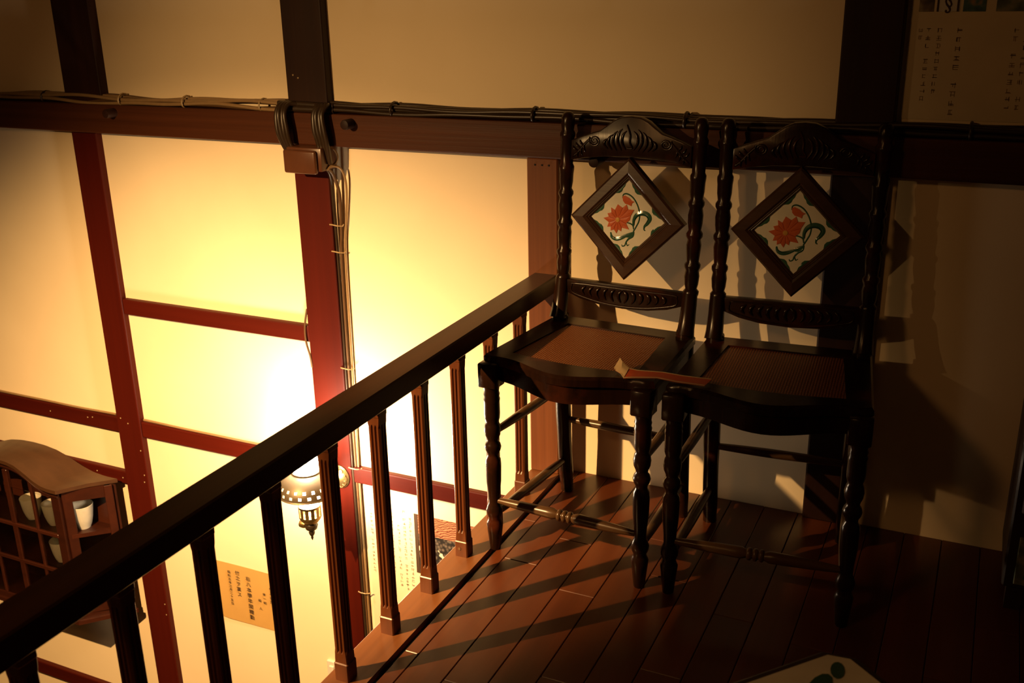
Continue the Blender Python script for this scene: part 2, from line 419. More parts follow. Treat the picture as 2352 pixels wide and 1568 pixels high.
# ------------------------------------------------------------------ railing
rail = empty('stair_railing', (-0.955, 1.0, 0.0), 'dark wooden stair railing with fluted balusters running up to the wall', 'railing')
def rl(bm, name, mat, smooth=None):
    """mesh built in world coordinates, moved under the railing"""
    bmesh.ops.translate(bm, vec=(0.955, -1.0, 0.0), verts=bm.verts[:])
    return obj(name, bm, mat, rail, smooth=smooth)
RY0, RY1 = -0.5, WALL_Y
HT = 0.533
hp = [(-0.981, 0.494), (-0.981, HT - 0.003), (-0.978, HT), (-0.922, HT), (-0.919, HT - 0.003), (-0.919, 0.494), (-0.922, 0.491), (-0.978, 0.491)]
rl(prism(hp, 1, RY0, 2.20), 'handrail', 'rail')
cp = [(-1.0, -0.14), (-1.0, -0.004), (-0.996, 0.0), (-0.919, 0.0), (-0.917, -0.004), (-0.917, -0.14)]
rl(prism(cp, 1, RY0, WALL_Y), 'bottom_board', 'curb')
rl(box(-0.917, -0.905, RY0, WALL_Y, -0.14, -0.010), 'gap_shade_strip', 'gap')  # black strip in place of the shade down in the board gap
ep = rl(box(-0.997, -0.918, 2.198, WALL_Y + 0.002, 0.0, 0.811, 0.003), 'end_post', 'endpost')
for xx in (-0.975, -0.957, -0.940):
    rl(box(xx - 0.002, xx + 0.002, 2.1965, 2.199, 0.793, 0.797), 'nail', 'gap')

def baluster_mesh():
    """square shaft with two flutes on each face, plain blocks at both ends"""
    bm = bmesh.new()
    h = 0.0195
    # cross-section with flutes: per face points from -h to h
    def section(depth, hw, ch):
        pts = []
        for s in range(4):
            a = s * math.pi / 2
            face = [(-hw + ch, -hw)]
            for c in (-0.30, 0.30):
                face += [((c - 0.17) * hw * 1.0, -hw), ((c - 0.05) * hw, -hw + depth), ((c + 0.05) * hw, -hw + depth), ((c + 0.17) * hw, -hw)]
            face += [(hw - ch, -hw)]
            for (px, py) in face:
                pts.append((px * math.cos(a) - py * math.sin(a), px * math.sin(a) + py * math.cos(a)))
        return pts
    zs = [(0.0, 0, 0.0150, .002), (0.036, 0, 0.0150, .002), (0.038, 0, 0.0132, .001), (0.058, 0, 0.0130, 0.002), (0.064, 0.0032, 0.0128, 0.003),
          (0.440, 0.0032, 0.0128, 0.003), (0.446, 0, 0.0130, 0.002), (0.460, 0, 0.0132, .001), (0.462, 0, 0.0142, .002), (0.492, 0, 0.0142, .002)]
    rings = [[bm.verts.new((px, py, z)) for px, py in section(d, hw, ch)] for z, d, hw, ch in zs]
    n = len(rings[0])
    for A, B in zip(rings, rings[1:]):
        for k in range(n): bm.faces.new((A[k], A[(k + 1) % n], B[(k + 1) % n], B[k]))
    bm.faces.new(rings[0][::-1]); bm.faces.new(rings[-1])
    bmesh.ops.recalc_face_normals(bm, faces=bm.faces[:])
    me = bpy.data.meshes.new('baluster'); bm.to_mesh(me); bm.free(); me.materials.append(M['baluster'])
    return me
bme = baluster_mesh()
yy = 1.291 + 5 * 0.156
while yy > -0.45:
    o = link('baluster', bme, None, rail); o.location = (-0.963 + 0.955, yy - 1.0, 0.0)
    yy -= 0.156
rl(tube([(-0.966, 1.746, 0.020), (-0.966, 1.7425, 0.0205)], 0.0032, 8), 'screw', 'nail')

# ------------------------------------------------------------------ chairs
LEAN = 0.075
def lean_bm(bm, y0=0.152, z0=0.46):
    for v in bm.verts: v.co.y += y0 + (v.co.z - z0) * LEAN
    return bm
def lathe_pts(prof, z_off=0): return [(r, z + z_off) for r, z in prof]

TS = 0.0865   # half diagonal of the tile
def uv(px, py):
    return ((px - 782) / 258 * TS, -(py - 812 - (px - 782) * 0.087) / 270 * TS)
def flat_poly(bm, pts, y, t=0.0008):
    """polygon in the tile plane (u, v) standing proud by t, as fan from its centroid"""
    cx_ = sum(p[0] for p in pts) / len(pts); cy_ = sum(p[1] for p in pts) / len(pts)
    top = [bm.verts.new((p[0], y - t, p[1])) for p in pts]; bot = [bm.verts.new((p[0], y, p[1])) for p in pts]
    c = bm.verts.new((cx_, y - t * 1.6, cy_)); n = len(pts)
    for k in range(n):
        bm.faces.new((c, top[k], top[(k + 1) % n])); bm.faces.new((top[k], bot[k], bot[(k + 1) % n], top[(k + 1) % n]))
def stroke(bm, pts, widths, y, t=0.0008):
    P = spline([(p[0], 0, p[1]) for p in pts], 5); n = len(P)
    wl = []
    for i in range(n):
        s = i / (n - 1) * (len(widths) - 1); k = min(int(s), len(widths) - 2); wl.append(widths[k] + (widths[k + 1] - widths[k]) * (s - k))
    L, R, C = [], [], []
    for i, p in enumerate(P):
        d = (P[min(i + 1, n - 1)] - P[max(i - 1, 0)]).normalized(); nn = Vector((-d.z, 0, d.x))
        a, b = p + nn * wl[i] / 2, p - nn * wl[i] / 2
        L.append(bm.verts.new((a.x, y, a.z))); R.append(bm.verts.new((b.x, y, b.z))); C.append(bm.verts.new((p.x, y - t, p.z)))
    for i in range(n - 1):
        bm.faces.new((L[i], L[i + 1], C[i + 1], C[i])); bm.faces.new((C[i], C[i + 1], R[i + 1], R[i]))

def tile_art(parent, name_prefix, xf, yface):
    """flower, bud, stems, leaves and corner notches in relief on a diamond tile; xf maps a bmesh into place"""
    out = []
    fc = uv(715, 812)
    tips = [(710, 706), (745, 730), (773, 708), (785, 742), (828, 745), (806, 785), (800, 815), (775, 838), (797, 880), (745, 868), (742, 893), (720, 880), (710, 908), (690, 880),
            (668, 888), (668, 860), (642, 862), (652, 830), (612, 800), (650, 790), (640, 768), (668, 762), (664, 728), (692, 745)]
    bm = bmesh.new()
    for i in range(0, len(tips), 2):
        t0 = Vector(uv(*tips[i])); a = Vector(uv(*tips[i - 1])); b = Vector(uv(*tips[(i + 1) % len(tips)])); c = Vector(fc)
        flat_poly(bm, [tuple(c), tuple(c.lerp(a, .8)), tuple(a), tuple(t0), tuple(b), tuple(c.lerp(b, .8))], yface, 0.0010)
    fl = obj('flower', xf(bm), 'petal', parent); out.append(fl)
    bm = bmesh.new()
    for i in range(0, len(tips), 2):
        t0 = Vector(uv(*tips[i])); a = Vector(uv(*tips[i - 1])); c = Vector(fc)
        stroke(bm, [tuple(c.lerp(a, .35)), tuple(c.lerp(a, .8)), tuple(a)], [0.0006, 0.0011, 0.0004], yface - 0.0009, 0.0009)
    obj('petal_lines', xf(bm), 'petal2', fl)['kind'] = 'stuff'
    bm = bmesh.new()
    flat_poly(bm, [(fc[0] + 0.0052 * math.cos(k * .5236), fc[1] + 0.0052 * math.sin(k * .5236)) for k in range(12)], yface - 0.0012, 0.0010)
    obj('flower_centre', xf(bm), 'yolk', fl)
    bm = bmesh.new()
    flat_poly(bm, [uv(*p) for p in ((742, 652), (758, 646), (788, 662), (806, 680), (826, 690), (810, 700), (806, 720), (786, 710), (762, 702), (746, 682))], yface, 0.0010)
    obj('bud', xf(bm), 'petal', parent)
    k = TS / 258
    bm = bmesh.new()
    S = lambda pts, w: stroke(bm, [uv(*p) for p in pts], [q * k for q in w], yface, 0.0011)
    S([(743, 665), (747, 640), (775, 636), (815, 662), (848, 712), (866, 770), (864, 820), (848, 858), (828, 895)], [7, 10, 10, 10, 10, 10])
    S([(775, 832), (800, 838), (822, 852), (830, 880)], [7, 10, 9])
    S([(826, 860), (828, 815), (848, 780), (885, 768), (922, 780), (938, 808), (922, 840), (905, 858), (902, 880), (912, 888)], [10, 26, 34, 34, 24, 12, 6])
    S([(668, 900), (676, 930), (702, 946), (738, 942), (780, 922), (830, 902)], [10, 22, 26, 24, 12])
    S([(832, 895), (825, 925), (798, 945), (780, 970), (772, 992), (755, 997), (750, 985)], [10, 18, 12, 9, 8, 5])
    S([(782, 935), (812, 925), (830, 908)], [5, 14, 8])
    S([(782, 968), (790, 992), (804, 984)], [6, 9, 4])
    st = obj('stem_and_leaves', xf(bm), 'green', parent)
    bm = bmesh.new()
    S = lambda pts, w: stroke(bm, [uv(*p) for p in pts], [q * k for q in w], yface - 0.0009, 0.0006)
    S([(832, 850), (836, 812), (856, 787), (888, 778), (918, 790), (926, 815), (908, 848)], [3, 6, 6, 3])
    S([(680, 925), (705, 940), (740, 936), (790, 915)], [3, 6, 3])
    obj('leaf_veins', xf(bm), 'green2', st)['kind'] = 'stuff'
    # green notches beside each corner of the diamond
    V = [(0, TS), (TS, 0), (0, -TS), (-TS, 0)]
    for i in range(4):
        for s in (1, -1):
            bm = bmesh.new()
            a, b = Vector(V[i]), Vector(V[(i + s) % 4]); e = b - a; inn = (-(a + b) / 2).normalized() * e.length
            pr = [(0.08, 0.003), (0.14, 0.030), (0.19, 0.034), (0.235, 0.056), (0.29, 0.050), (0.325, 0.022), (0.35, 0.003)]
            flat_poly(bm, [tuple(a + e * t + inn * d) for t, d in pr], yface, 0.0008)
            obj('corner_ornament', xf(bm), 'green', parent)

def build_chair(loc, rz, label):
    ch = empty('cane_seat_chair', loc, label, 'chair', 'carved chairs with flower tiles', rz)
    # front legs: block, beads and vases
    k = 0.398 / 1015.0
    prof_px = [(1530, 38), (1525, 42), (1400, 56), (1365, 60), (1345, 50), (1330, 47), (1305, 58), (1280, 61), (1255, 52), (1235, 44), (1180, 47), (1100, 54), (1000, 57), (965, 54), (945, 44), (930, 44),
               (910, 54), (890, 60), (870, 54), (855, 44), (840, 46), (815, 56), (785, 60), (755, 54), (740, 48), (715, 55), (690, 57), (620, 56), (605, 59), (590, 54), (575, 58), (560, 53), (540, 57), (515, 60)]
    prof = [((w * 0.38 - (2.6 if w < 50 else 1.8)) * 0.001 * 0.88, (1530 - y) * k) for y, w in prof_px]
    for sx in (-1, 1):
        bm = lathe(prof, 20, center=(sx * 0.172, -0.158))
        box(sx * 0.172 - 0.0215, sx * 0.172 + 0.0215, -0.158 - 0.0215, -0.158 + 0.0215, 0.392, 0.447, 0.003, bm)
        obj('front_leg', bm, 'chair', ch, smooth=50)
    # rear legs with turned upper posts
    up_prof = [(0.0165, 0.548), (0.0175, 0.556), (0.0125, 0.562), (0.0150, 0.572), (0.0165, 0.590), (0.0145, 0.603), (0.0175, 0.610), (0.0175, 0.616), (0.0130, 0.622), (0.0150, 0.640), (0.0162, 0.658), (0.0140, 0.670),
               (0.0178, 0.676), (0.0178, 0.683), (0.0135, 0.690), (0.0158, 0.705), (0.0165, 0.722), (0.0140, 0.737), (0.0175, 0.744), (0.0175, 0.750), (0.0132, 0.757), (0.0155, 0.772), (0.0160, 0.790), (0.0172, 0.800),
               (0.0172, 0.806), (0.0140, 0.812), (0.0150, 0.840), (0.0152, 0.868), (0.0172, 0.873), (0.0172, 0.879), (0.0135, 0.886), (0.0155, 0.900), (0.0150, 0.914), (0.0115, 0.922), (0.0060, 0.926)]
    for sx in (-1, 1):
        bm = lathe(up_prof, 18, center=(sx * 0.154, 0)); lean_bm(bm)
        # squared knee between seat and lower rail, sweeping forward to the seat
        knee = spline([(sx * 0.154, 0.130, 0.462), (sx * 0.154, 0.144, 0.500), (sx * 0.154, 0.155, 0.552)], 4)
        tube(knee, [0.021, 0.020, 0.019, 0.0185, 0.018, 0.0175, 0.0175, 0.017, 0.017][:len(knee)], 10, bm)
        tube(spline([(sx * 0.152, 0.138, 0.470), (sx * 0.151, 0.146, 0.30), (sx * 0.150, 0.158, 0.12), (sx * 0.149, 0.170, 0.0)], 4), [0.020] * 3 + [0.019] * 4 + [0.0175] * 4 + [0.016, 0.016], 12, bm)
        obj('rear_leg', bm, 'chair', ch, smooth=50)
    # seat frame: bowed front, open middle with a cane panel
    def fy(x):
        t = abs(x) / 0.192
        return -0.182 - 0.022 * math.cos(min(t * 1.25, 1.0) * math.pi) if t < 1 else -0.165
    front = [(-0.192 + 0.384 * i / 28, fy(-0.192 + 0.384 * i / 28)) for i in range(29)]
    front[0] = (-0.192, -0.152); front[-1] = (0.192, -0.152)
    outer = front + [(0.191, -0.140), (0.172, 0.150), (0.160, 0.160), (-0.160, 0.160), (-0.172, 0.150), (-0.191, -0.140)]
    inner = [(-0.140, -0.120), (-0.07, -0.130), (0.0, -0.134), (0.07, -0.130), (0.140, -0.120), (0.118, 0.108), (-0.118, 0.108)]
    bm = bmesh.new()
    def edge_loop(pts, z): return [bm.verts.new((p[0], p[1], z)) for p in pts]
    def cyc(A, B):
        n = len(A)
        for i in range(n): bm.faces.new((A[i], A[(i + 1) % n], B[(i + 1) % n], B[i]))
    def off(pts, d):
        c = Vector((0, -0.01)); return [tuple(Vector(p) + (c - Vector(p)).normalized() * d) for p in pts]
    O1, O2, O3, O4 = edge_loop(off(outer, 0.010), 0.434), edge_loop(outer, 0.440), edge_loop(outer, 0.454), edge_loop(off(outer, 0.006), 0.460)
    cyc(O1, O2); cyc(O2, O3); cyc(O3, O4)
    I1, I2 = edge_loop(inner, 0.4595), edge_loop(inner, 0.434)
    cyc(I1, I2)
    def fill(A, B):
        es = []
        for Lp in (A, B):
            n = len(Lp)
            for i in range(n): es.append(bm.edges.get((Lp[i], Lp[(i + 1) % n])) or bm.edges.new((Lp[i], Lp[(i + 1) % n])))
        bmesh.ops.triangle_fill(bm, edges=es, use_beauty=True)
    fill(O4, I1); fill(O1, I2)
    seat = obj('seat_frame', bm, 'chair', ch, smooth=35)
    cane = [(-0.145, -0.126), (-0.07, -0.136), (0.0, -0.140), (0.07, -0.136), (0.145, -0.126), (0.123, 0.113), (-0.123, 0.113)]
    obj('cane_panel', prism(cane, 2, 0.447, 0.456), 'cane', seat)
    # aprons
    bm = bmesh.new()
    fr = [(-0.176 + 0.352 * i / 20, fy(-0.176 + 0.352 * i / 20) + 0.010) for i in range(21)]
    F1 = [bm.verts.new((x_, y_, 0.435)) for x_, y_ in fr]; F2 = [bm.verts.new((x_, y_, 0.404 - 0.006 * math.cos(x_ / 0.176 * math.pi / 2))) for x_, y_ in fr]
    G1 = [bm.verts.new((x_, y_ + 0.016, 0.435)) for x_, y_ in fr]; G2 = [bm.verts.new((x_, y_ + 0.016, 0.404 - 0.006 * math.cos(x_ / 0.176 * math.pi / 2))) for x_, y_ in fr]
    for i in range(20):
        for a, b in ((F1, F2), (F2, G2), (G2, G1), (G1, F1)): bm.faces.new((a[i], a[i + 1], b[i + 1], b[i]))
    bm.faces.new((F1[0], F2[0], G2[0], G1[0])); bm.faces.new((F1[-1], F2[-1], G2[-1], G1[-1]))
    obj('front_apron', bm, 'chair', ch, smooth=40)
    for sx in (-1, 1):
        bm = prism([(sx * 0.186, -0.135), (sx * 0.170, -0.135), (sx * 0.150, 0.140), (sx * 0.166, 0.140)], 2, 0.396, 0.436); obj('side_apron', bm, 'chair', ch)
    obj('rear_apron', box(-0.15, 0.15, 0.137, 0.152, 0.402, 0.436), 'chair', ch)
    # crest rail
    tp = [(0.140, 0.866), (0.115, 0.876), (0.092, 0.884), (0.072, 0.890), (0.055, 0.902), (0.040, 0.913), (0.022, 0.921), (0.0, 0.923)]
    bt = [(0.140, 0.822), (0.105, 0.829), (0.060, 0.834), (0.0, 0.836)]
    poly = [(-x_, z_) for x_, z_ in tp] + [(x_, z_) for x_, z_ in tp[-2::-1]] + bt + [(-x_, z_) for x_, z_ in bt[-2::-1]]
    crest = obj('crest_rail', lean_bm(prism(poly, 1, -0.011, 0.010, bev=0.003)), 'chair', ch, smooth=40)
    bm = bmesh.new()
    yc = -0.0115
    for s in (-1, 1):
        sp = []
        for i in range(26):
            a = i / 25 * 4.2 * math.pi; rr = 0.0030 + 0.0105 * i / 25
            sp.append((s * (0.083 + rr * math.cos(a)), yc, 0.868 + rr * math.sin(a) * 0.9))
        tube(sp, [0.0014 + 0.0010 * i / 25 for i in range(26)], 6, bm)
        tube(spline([(s * 0.096, yc, 0.870), (s * 0.108, yc, 0.858), (s * 0.122, yc, 0.842), (s * 0.136, yc, 0.830)], 4), [0.0026] * 12 + [0.0012], 6, bm)
        for j, (x0, z0, x1, z1) in enumerate(((0.110, 0.857, 0.118, 0.868), (0.116, 0.850, 0.128, 0.862), (0.122, 0.843, 0.135, 0.854), (0.108, 0.858, 0.104, 0.842), (0.114, 0.851, 0.112, 0.835), (0.122, 0.843, 0.122, 0.830))):
            tube(spline([(s * x0, yc, z0), (s * (x0 + x1) / 2 + s * .002, yc - .001, (z0 + z1) / 2), (s * x1, yc, z1)], 3), [0.0012, 0.0022, 0.0026, 0.0026, 0.0022, 0.0016, 0.0008], 6, bm)
        for j, (xb, zb, h) in enumerate(((0.012, 0.852, 0.040), (0.022, 0.850, 0.046), (0.033, 0.849, 0.042), (0.044, 0.850, 0.033), (0.054, 0.852, 0.022))):
            tube(spline([(s * (xb - 0.003), yc, zb), (s * (xb + 0.006), yc - 0.001, zb + h * 0.4), (s * (xb + 0.004), yc - 0.001, zb + h * 0.8), (s * (xb - 0.004), yc, zb + h)], 4),
                 [0.0012, 0.0018, 0.0024, 0.0028, 0.0030, 0.0030, 0.0030, 0.0028, 0.0024, 0.0020, 0.0016, 0.0012, 0.0008], 6, bm)
    tube(spline([(-0.008, yc, 0.905), (0, yc - .001, 0.885), (0.0, yc - .001, 0.868), (0.006, yc, 0.856), (-0.006, yc, 0.856)], 4), 0.0022, 6, bm)
    obj('scroll_carving', lean_bm(bm), 'chair', crest, smooth=60)['kind'] = 'stuff'
    # lower back rail with gadrooned carving
    lt = 0.552
    bp_ = [(-0.140, lt), (0.140, lt), (0.140, 0.522), (0.105, 0.510), (0.06, 0.502), (0.0, 0.499), (-0.06, 0.502), (-0.105, 0.510), (-0.140, 0.522)]
    lower = obj('lower_back_rail', lean_bm(prism(bp_, 1, -0.011, 0.009, bev=0.002)), 'chair', ch, smooth=40)
    bm = bmesh.new()
    loop = [(-0.128, yc, 0.530), (-0.126, yc, 0.540), (-0.115, yc, 0.545), (0, yc, 0.545), (0.115, yc, 0.545), (0.126, yc, 0.540), (0.128, yc, 0.530), (0.118, yc, 0.521), (0.06, yc, 0.509), (0, yc, 0.505), (-0.06, yc, 0.509), (-0.118, yc, 0.521), (-0.128, yc, 0.530)]
    tube(spline(loop, 4), 0.0018, 6, bm)
    for i in range(12):
        xg = -0.099 + i * 0.018; zb = 0.513 + 0.010 * (xg / 0.11) ** 2
        s = 1 if xg < 0 else -1
        tube(spline([(xg + s * 0.008, yc, 0.541), (xg, yc - 0.001, 0.535), (xg - s * 0.001, yc - 0.001, (zb + 0.535) / 2), (xg + s * 0.005, yc, zb)], 3), [0.0014, 0.0024, 0.0032, 0.0036, 0.0036, 0.0036, 0.0034, 0.0030, 0.0022, 0.0014], 6, bm)
    obj('gadroon_carving', lean_bm(bm), 'chair', lower, smooth=60)['kind'] = 'stuff'
    # diamond frame and tile
    ZC = 0.700; HD = 0.1345
    def ring(half, y): return [Vector((0, y, ZC + half)), Vector((half, y, ZC)), Vector((0, y, ZC - half)), Vector((-half, y, ZC))]
    prof_f = [(HD, 0.006), (HD, -0.010), (HD - 0.006, -0.014), (HD - 0.030, -0.015), (HD - 0.036, -0.012), (HD - 0.038, -0.013), (HD - 0.041, -0.010), (HD - 0.043, -0.0105), (TS, -0.006), (TS, 0.006)]
    fr_o = None
    for i in range(4):       # four mitred moulding pieces
        bm = bmesh.new()
        A = [bm.verts.new(ring(h_, y_)[i]) for h_, y_ in prof_f]; B = [bm.verts.new(ring(h_, y_)[(i + 1) % 4]) for h_, y_ in prof_f]
        n = len(A)
        for k_ in range(n): bm.faces.new((A[k_], A[(k_ + 1) % n], B[(k_ + 1) % n], B[k_]))
        bm.faces.new(A[::-1]); bm.faces.new(B)
        obj('tile_frame', lean_bm(bm), 'frame', ch, smooth=20)
    tl = obj('flower_tile', lean_bm(prism([(0, ZC + TS), (TS, ZC), (0, ZC - TS), (-TS, ZC)], 1, -0.005, 0.004)), 'tile', ch)
    def xf(bm):
        for v in bm.verts: v.co.z += ZC
        return lean_bm(bm)
    tile_art(tl, '', xf, -0.005)
    # stretchers
    def spindle(a, b, rm, re, name, mat, rings=False):
        a, b = Vector(a), Vector(b); N = 24; pts = [a.lerp(b, i / N) for i in range(N + 1)]
        rad = [re + (rm - re) * math.sin(math.pi * min(1, max(0, i / N))) ** 0.8 for i in range(N + 1)]
        bm = bmesh.new()
        if rings:
            pts2, rad2 = [], []
            L = (b - a).length
            for i in range(N + 1):
                if not 0.44 < i / N < 0.56: pts2.append(pts[i]); rad2.append(rad[i])
                elif abs(i / N - 0.5) < 1e-6:
                    for c in (-0.012, 0.0, 0.012):
                        for dd, rr in ((-0.0055, 0.0085), (-0.003, 0.0125), (0.0, 0.0130), (0.003, 0.0125), (0.0055, 0.0085)):
                            pts2.append(a.lerp(b, 0.5 + (c + dd) / L)); rad2.append(rr)
            pts, rad = pts2, rad2
        tube(pts, rad, 12, bm)
        return obj(name, bm, mat, ch, smooth=50)
    spindle((-0.165, -0.158, 0.122), (0.165, -0.158, 0.122), 0.0125, 0.006, 'front_stretcher', 'stretcher', True)
    for s in (-1, 1):
        spindle((s * 0.168, -0.145, 0.088), (s * 0.150, 0.160, 0.088), 0.0115, 0.007, 'side_stretcher', 'stretcher')
        spindle((s * 0.168, -0.145, 0.285), (s * 0.151, 0.147, 0.285), 0.0105, 0.007, 'side_stretcher', 'stretcher')
    spindle((-0.150, 0.152, 0.200), (0.150, 0.152, 0.200), 0.0105, 0.0065, 'rear_stretcher', 'stretcher')
    return ch

def copy_tree(o, parent=None):
    c = o.copy(); COL.objects.link(c); c.parent = parent
    for k in list(o.children): copy_tree(k, c)
    return c

chair_a = build_chair((-0.729, 1.957, 0.0), math.radians(-3.2), 'dark carved chair beside the stair railing, its cane seat and flower tile lit')
chair_b = copy_tree(chair_a)
chair_b.location = (-0.343, 1.962, 0.0); chair_b.rotation_euler = (0, 0, math.radians(3.7))
chair_b['label'] = 'dark carved chair in deep shadow, farther from the railing, before the black post'

# ribbon lying over the two seats
rib = empty('paper_ribbon', (-0.54, 1.805, 0.4645), 'red orange ribbon with cream edges lying across both chair seats', 'ribbon')
RB = [(-0.098, 0.026, 0.006, 0.25, .8), (-0.092, 0.018, 0.008, 0.7, .75), (-0.080, 0.004, 0.008, 1.2, .6), (-0.066, -0.006, 0.002, 0.25, .9), (-0.050, -0.004, 0.002, 0.05, 1), (0.0, 0.002, 0.005, -0.05, 1), (0.04, 0.002, 0.003, -0.02, 1), (0.095, 0.004, 0.003, 0.0, 1)]
def ribbon_grid(w0, w1):
    rows = []
    for x_, y_, z_, a_, s_ in RB:
        d = Vector((0.10 * (x_ > 0.06), math.cos(a_), math.sin(a_)))
        rows.append([Vector((x_, y_, z_ + 0.002)) + d * (w0 + (w1 - w0) * t / 3) * s_ for t in range(4)])
    return rows
HWD = 0.020
sheet('ribbon_band', ribbon_grid(-HWD, HWD), 0.0006, 'ribbon', rib)
sheet('ribbon_edge', [[p + Vector((0, 0, 0.0008)) for p in r_] for r_ in ribbon_grid(-HWD - 0.0005, -HWD + 0.0028)], 0.0006, 'ribbon_edge', rib)
sheet('ribbon_edge', [[p + Vector((0, 0, 0.0008)) for p in r_] for r_ in ribbon_grid(HWD - 0.0028, HWD + 0.0005)], 0.0006, 'ribbon_edge', rib)
sheet('ribbon_tail', [[p + Vector((0, 0, 0.0011)) for p in r_] for r_ in ribbon_grid(-HWD, HWD)[:4]], 0.0006, 'ribbon_edge', rib)

# ------------------------------------------------------------------ cables on the beam
def wavy_cable(x0, x1, y, z, amp, r, seed, n=40, sag=0.0):
    rnd = random.Random(seed); ph = [rnd.random() * 6.28 for _ in range(4)]
    pts = []
    for i in range(n + 1):
        t = i / n; x_ = x0 + (x1 - x0) * t
        pts.append((x_, y + amp * math.sin(7 * x_ + ph[0]) * 0.7 + amp * 0.4 * math.sin(17 * x_ + ph[1]), z + amp * math.sin(9 * x_ + ph[2]) + amp * 0.5 * math.sin(21 * x_ + ph[3])))
    return tube(pts, r, 7)
def tie_mesh(x_, y_, z_, ry, rz_, t=0.0025):
    pts = [(x_, y_ + ry * math.cos(a * math.pi / 6), z_ + rz_ * math.sin(a * math.pi / 6)) for a in range(13)]
    return tube(pts, t, 6)

left = empty('cable_bundle', (-2.4, 2.20, 0.893), 'tan wavy cable bundle on the beam left of the junction box', 'cables')
def rel(bm, o):
    bmesh.ops.translate(bm, vec=-o.location, verts=bm.verts[:]); return bm
CB = [(2.203, 0.900), (2.214, 0.902), (2.226, 0.900), (2.206, 0.911), (2.218, 0.913), (2.230, 0.912)]
for i, (y_, z_) in enumerate(CB):
    obj('cable', rel(wavy_cable(-4.1, -1.69, y_, z_, 0.0042, 0.0052, 30 + i, 120), left), 'cable_tan' if i in (0, 3, 4) else 'cable_brown', left, smooth=60)
for x_ in (-3.0, -2.55, -2.25, -2.02, -1.76): obj('cable_tie', rel(tie_mesh(x_, 2.215, 0.906, 0.022, 0.017), left), 'tie' if x_ > -2.3 else 'cable_dark', left, smooth=60)
right = empty('cable_bundle', (-0.6, 2.20, 0.893), 'black taped cable bundle on the beam right of the junction box', 'cables')
for i, (y_, z_) in enumerate(CB):
    obj('cable', rel(wavy_cable(-1.55, 1.4, y_, z_ + 0.001, 0.0028, 0.0058, 50 + i, 90), right), 'cable_dark', right, smooth=60)
for x_ in (-1.36, -0.98, -0.62, -0.05): obj('cable_tie', rel(tie_mesh(x_, 2.215, 0.907, 0.023, 0.018, 0.0035), right), 'cable_dark', right, smooth=60)
loops = empty('cable_bundle', (-1.62, 2.19, 0.80), 'two black cable loops over the beam, down to the junction box', 'cables')
for s, xs in ((0, -1.668), (1, -1.553)):
    for j in range(4):
        dx = (j - 1.5) * 0.009
        pts = spline([(xs + dx * 1.5 + (0.02 if s == 0 else -0.02), 2.205, 0.908 + 0.003 * (j % 2)), (xs + dx, 2.185, 0.915), (xs + dx - 0.004, 2.168 - 0.003 * (j % 2), 0.895), (xs + dx * 1.1, 2.162, 0.855), (xs + dx + (0.004 if s == 0 else 0.004), 2.166, 0.825), (xs + dx * 0.8 + (0.012 if s == 0 else 0.004), 2.178, 0.790 if s == 0 else 0.770)], 6)
        obj('cable', rel(tube(pts, 0.0062, 7), loops), 'cable_dark', loops, smooth=60)
obj('cable', rel(wavy_cable(-1.70, -1.53, 2.200, 0.902, 0.002, 0.009, 77, 12), loops), 'cable_dark', loops, smooth=60)
obj('cable', rel(wavy_cable(-1.70, -1.53, 2.200, 0.914, 0.002, 0.008, 78, 12), loops), 'cable_dark', loops, smooth=60)

jb = empty('junction_box', (-1.60, 2.19, 0.75), 'small brown metal junction box on the post under the beam', 'junction box')
obj('box_body', rel(box(-1.652, -1.545, 2.150, 2.217, 0.752, 0.812, 0.004, seg=2), jb), 'box', jb, smooth=40)
obj('box_lid', rel(box(-1.656, -1.556, 2.138, 2.152, 0.746, 0.806, 0.006, seg=3), jb), 'box', jb, smooth=40)

down = empty('cable_run', (-1.56, 2.22, 0.0), 'thin brown cables tied down the right side of the lamp post', 'cables')
def dn(pts, r, mat): obj('cable', rel(tube(spline(pts, 5), r, 7), down), mat, down, smooth=60)
dn([(-1.545, 2.17, 0.755), (-1.540, 2.185, 0.762), (-1.530, 2.21, 0.752), (-1.526, 2.224, 0.71), (-1.536, 2.229, 0.62), (-1.548, 2.229, 0.52), (-1.553, 2.229, 0.2), (-1.557, 2.229, -0.1), (-1.559, 2.229, -0.8), (-1.559, 2.229, -1.9)], 0.0032, 'cable_tan')
dn([(-1.548, 2.172, 0.76), (-1.550, 2.20, 0.74), (-1.549, 2.224, 0.68), (-1.554, 2.228, 0.58), (-1.560, 2.228, 0.50), (-1.564, 2.228, 0.2), (-1.565, 2.228, -0.2), (-1.566, 2.228, -0.8), (-1.566, 2.228, -1.9)], 0.0045, 'cable_brown')
dn([(-1.552, 2.175, 0.758), (-1.560, 2.205, 0.73), (-1.569, 2.222, 0.66), (-1.571, 2.226, 0.4), (-1.572, 2.222, 0.0), (-1.571, 2.222, -0.6), (-1.572, 2.222, -1.9)], 0.0036, 'cable_dark')
dn([(-1.540, 2.185, 0.812), (-1.532, 2.195, 0.800), (-1.530, 2.20, 0.782), (-1.538, 2.195, 0.766), (-1.546, 2.18, 0.766)], 0.0030, 'cable_tan')
for z_ in (0.60, 0.527, 0.193, -0.115, -0.53):
    obj('cable_tie', rel(tube([(-1.582, 2.216, z_), (-1.572, 2.212, z_ + 0.001), (-1.558, 2.216, z_ - 0.002), (-1.548, 2.226, z_ - 0.004), (-1.542, 2.222, z_ + 0.002)], 0.0018, 6), down), 'tie', down)

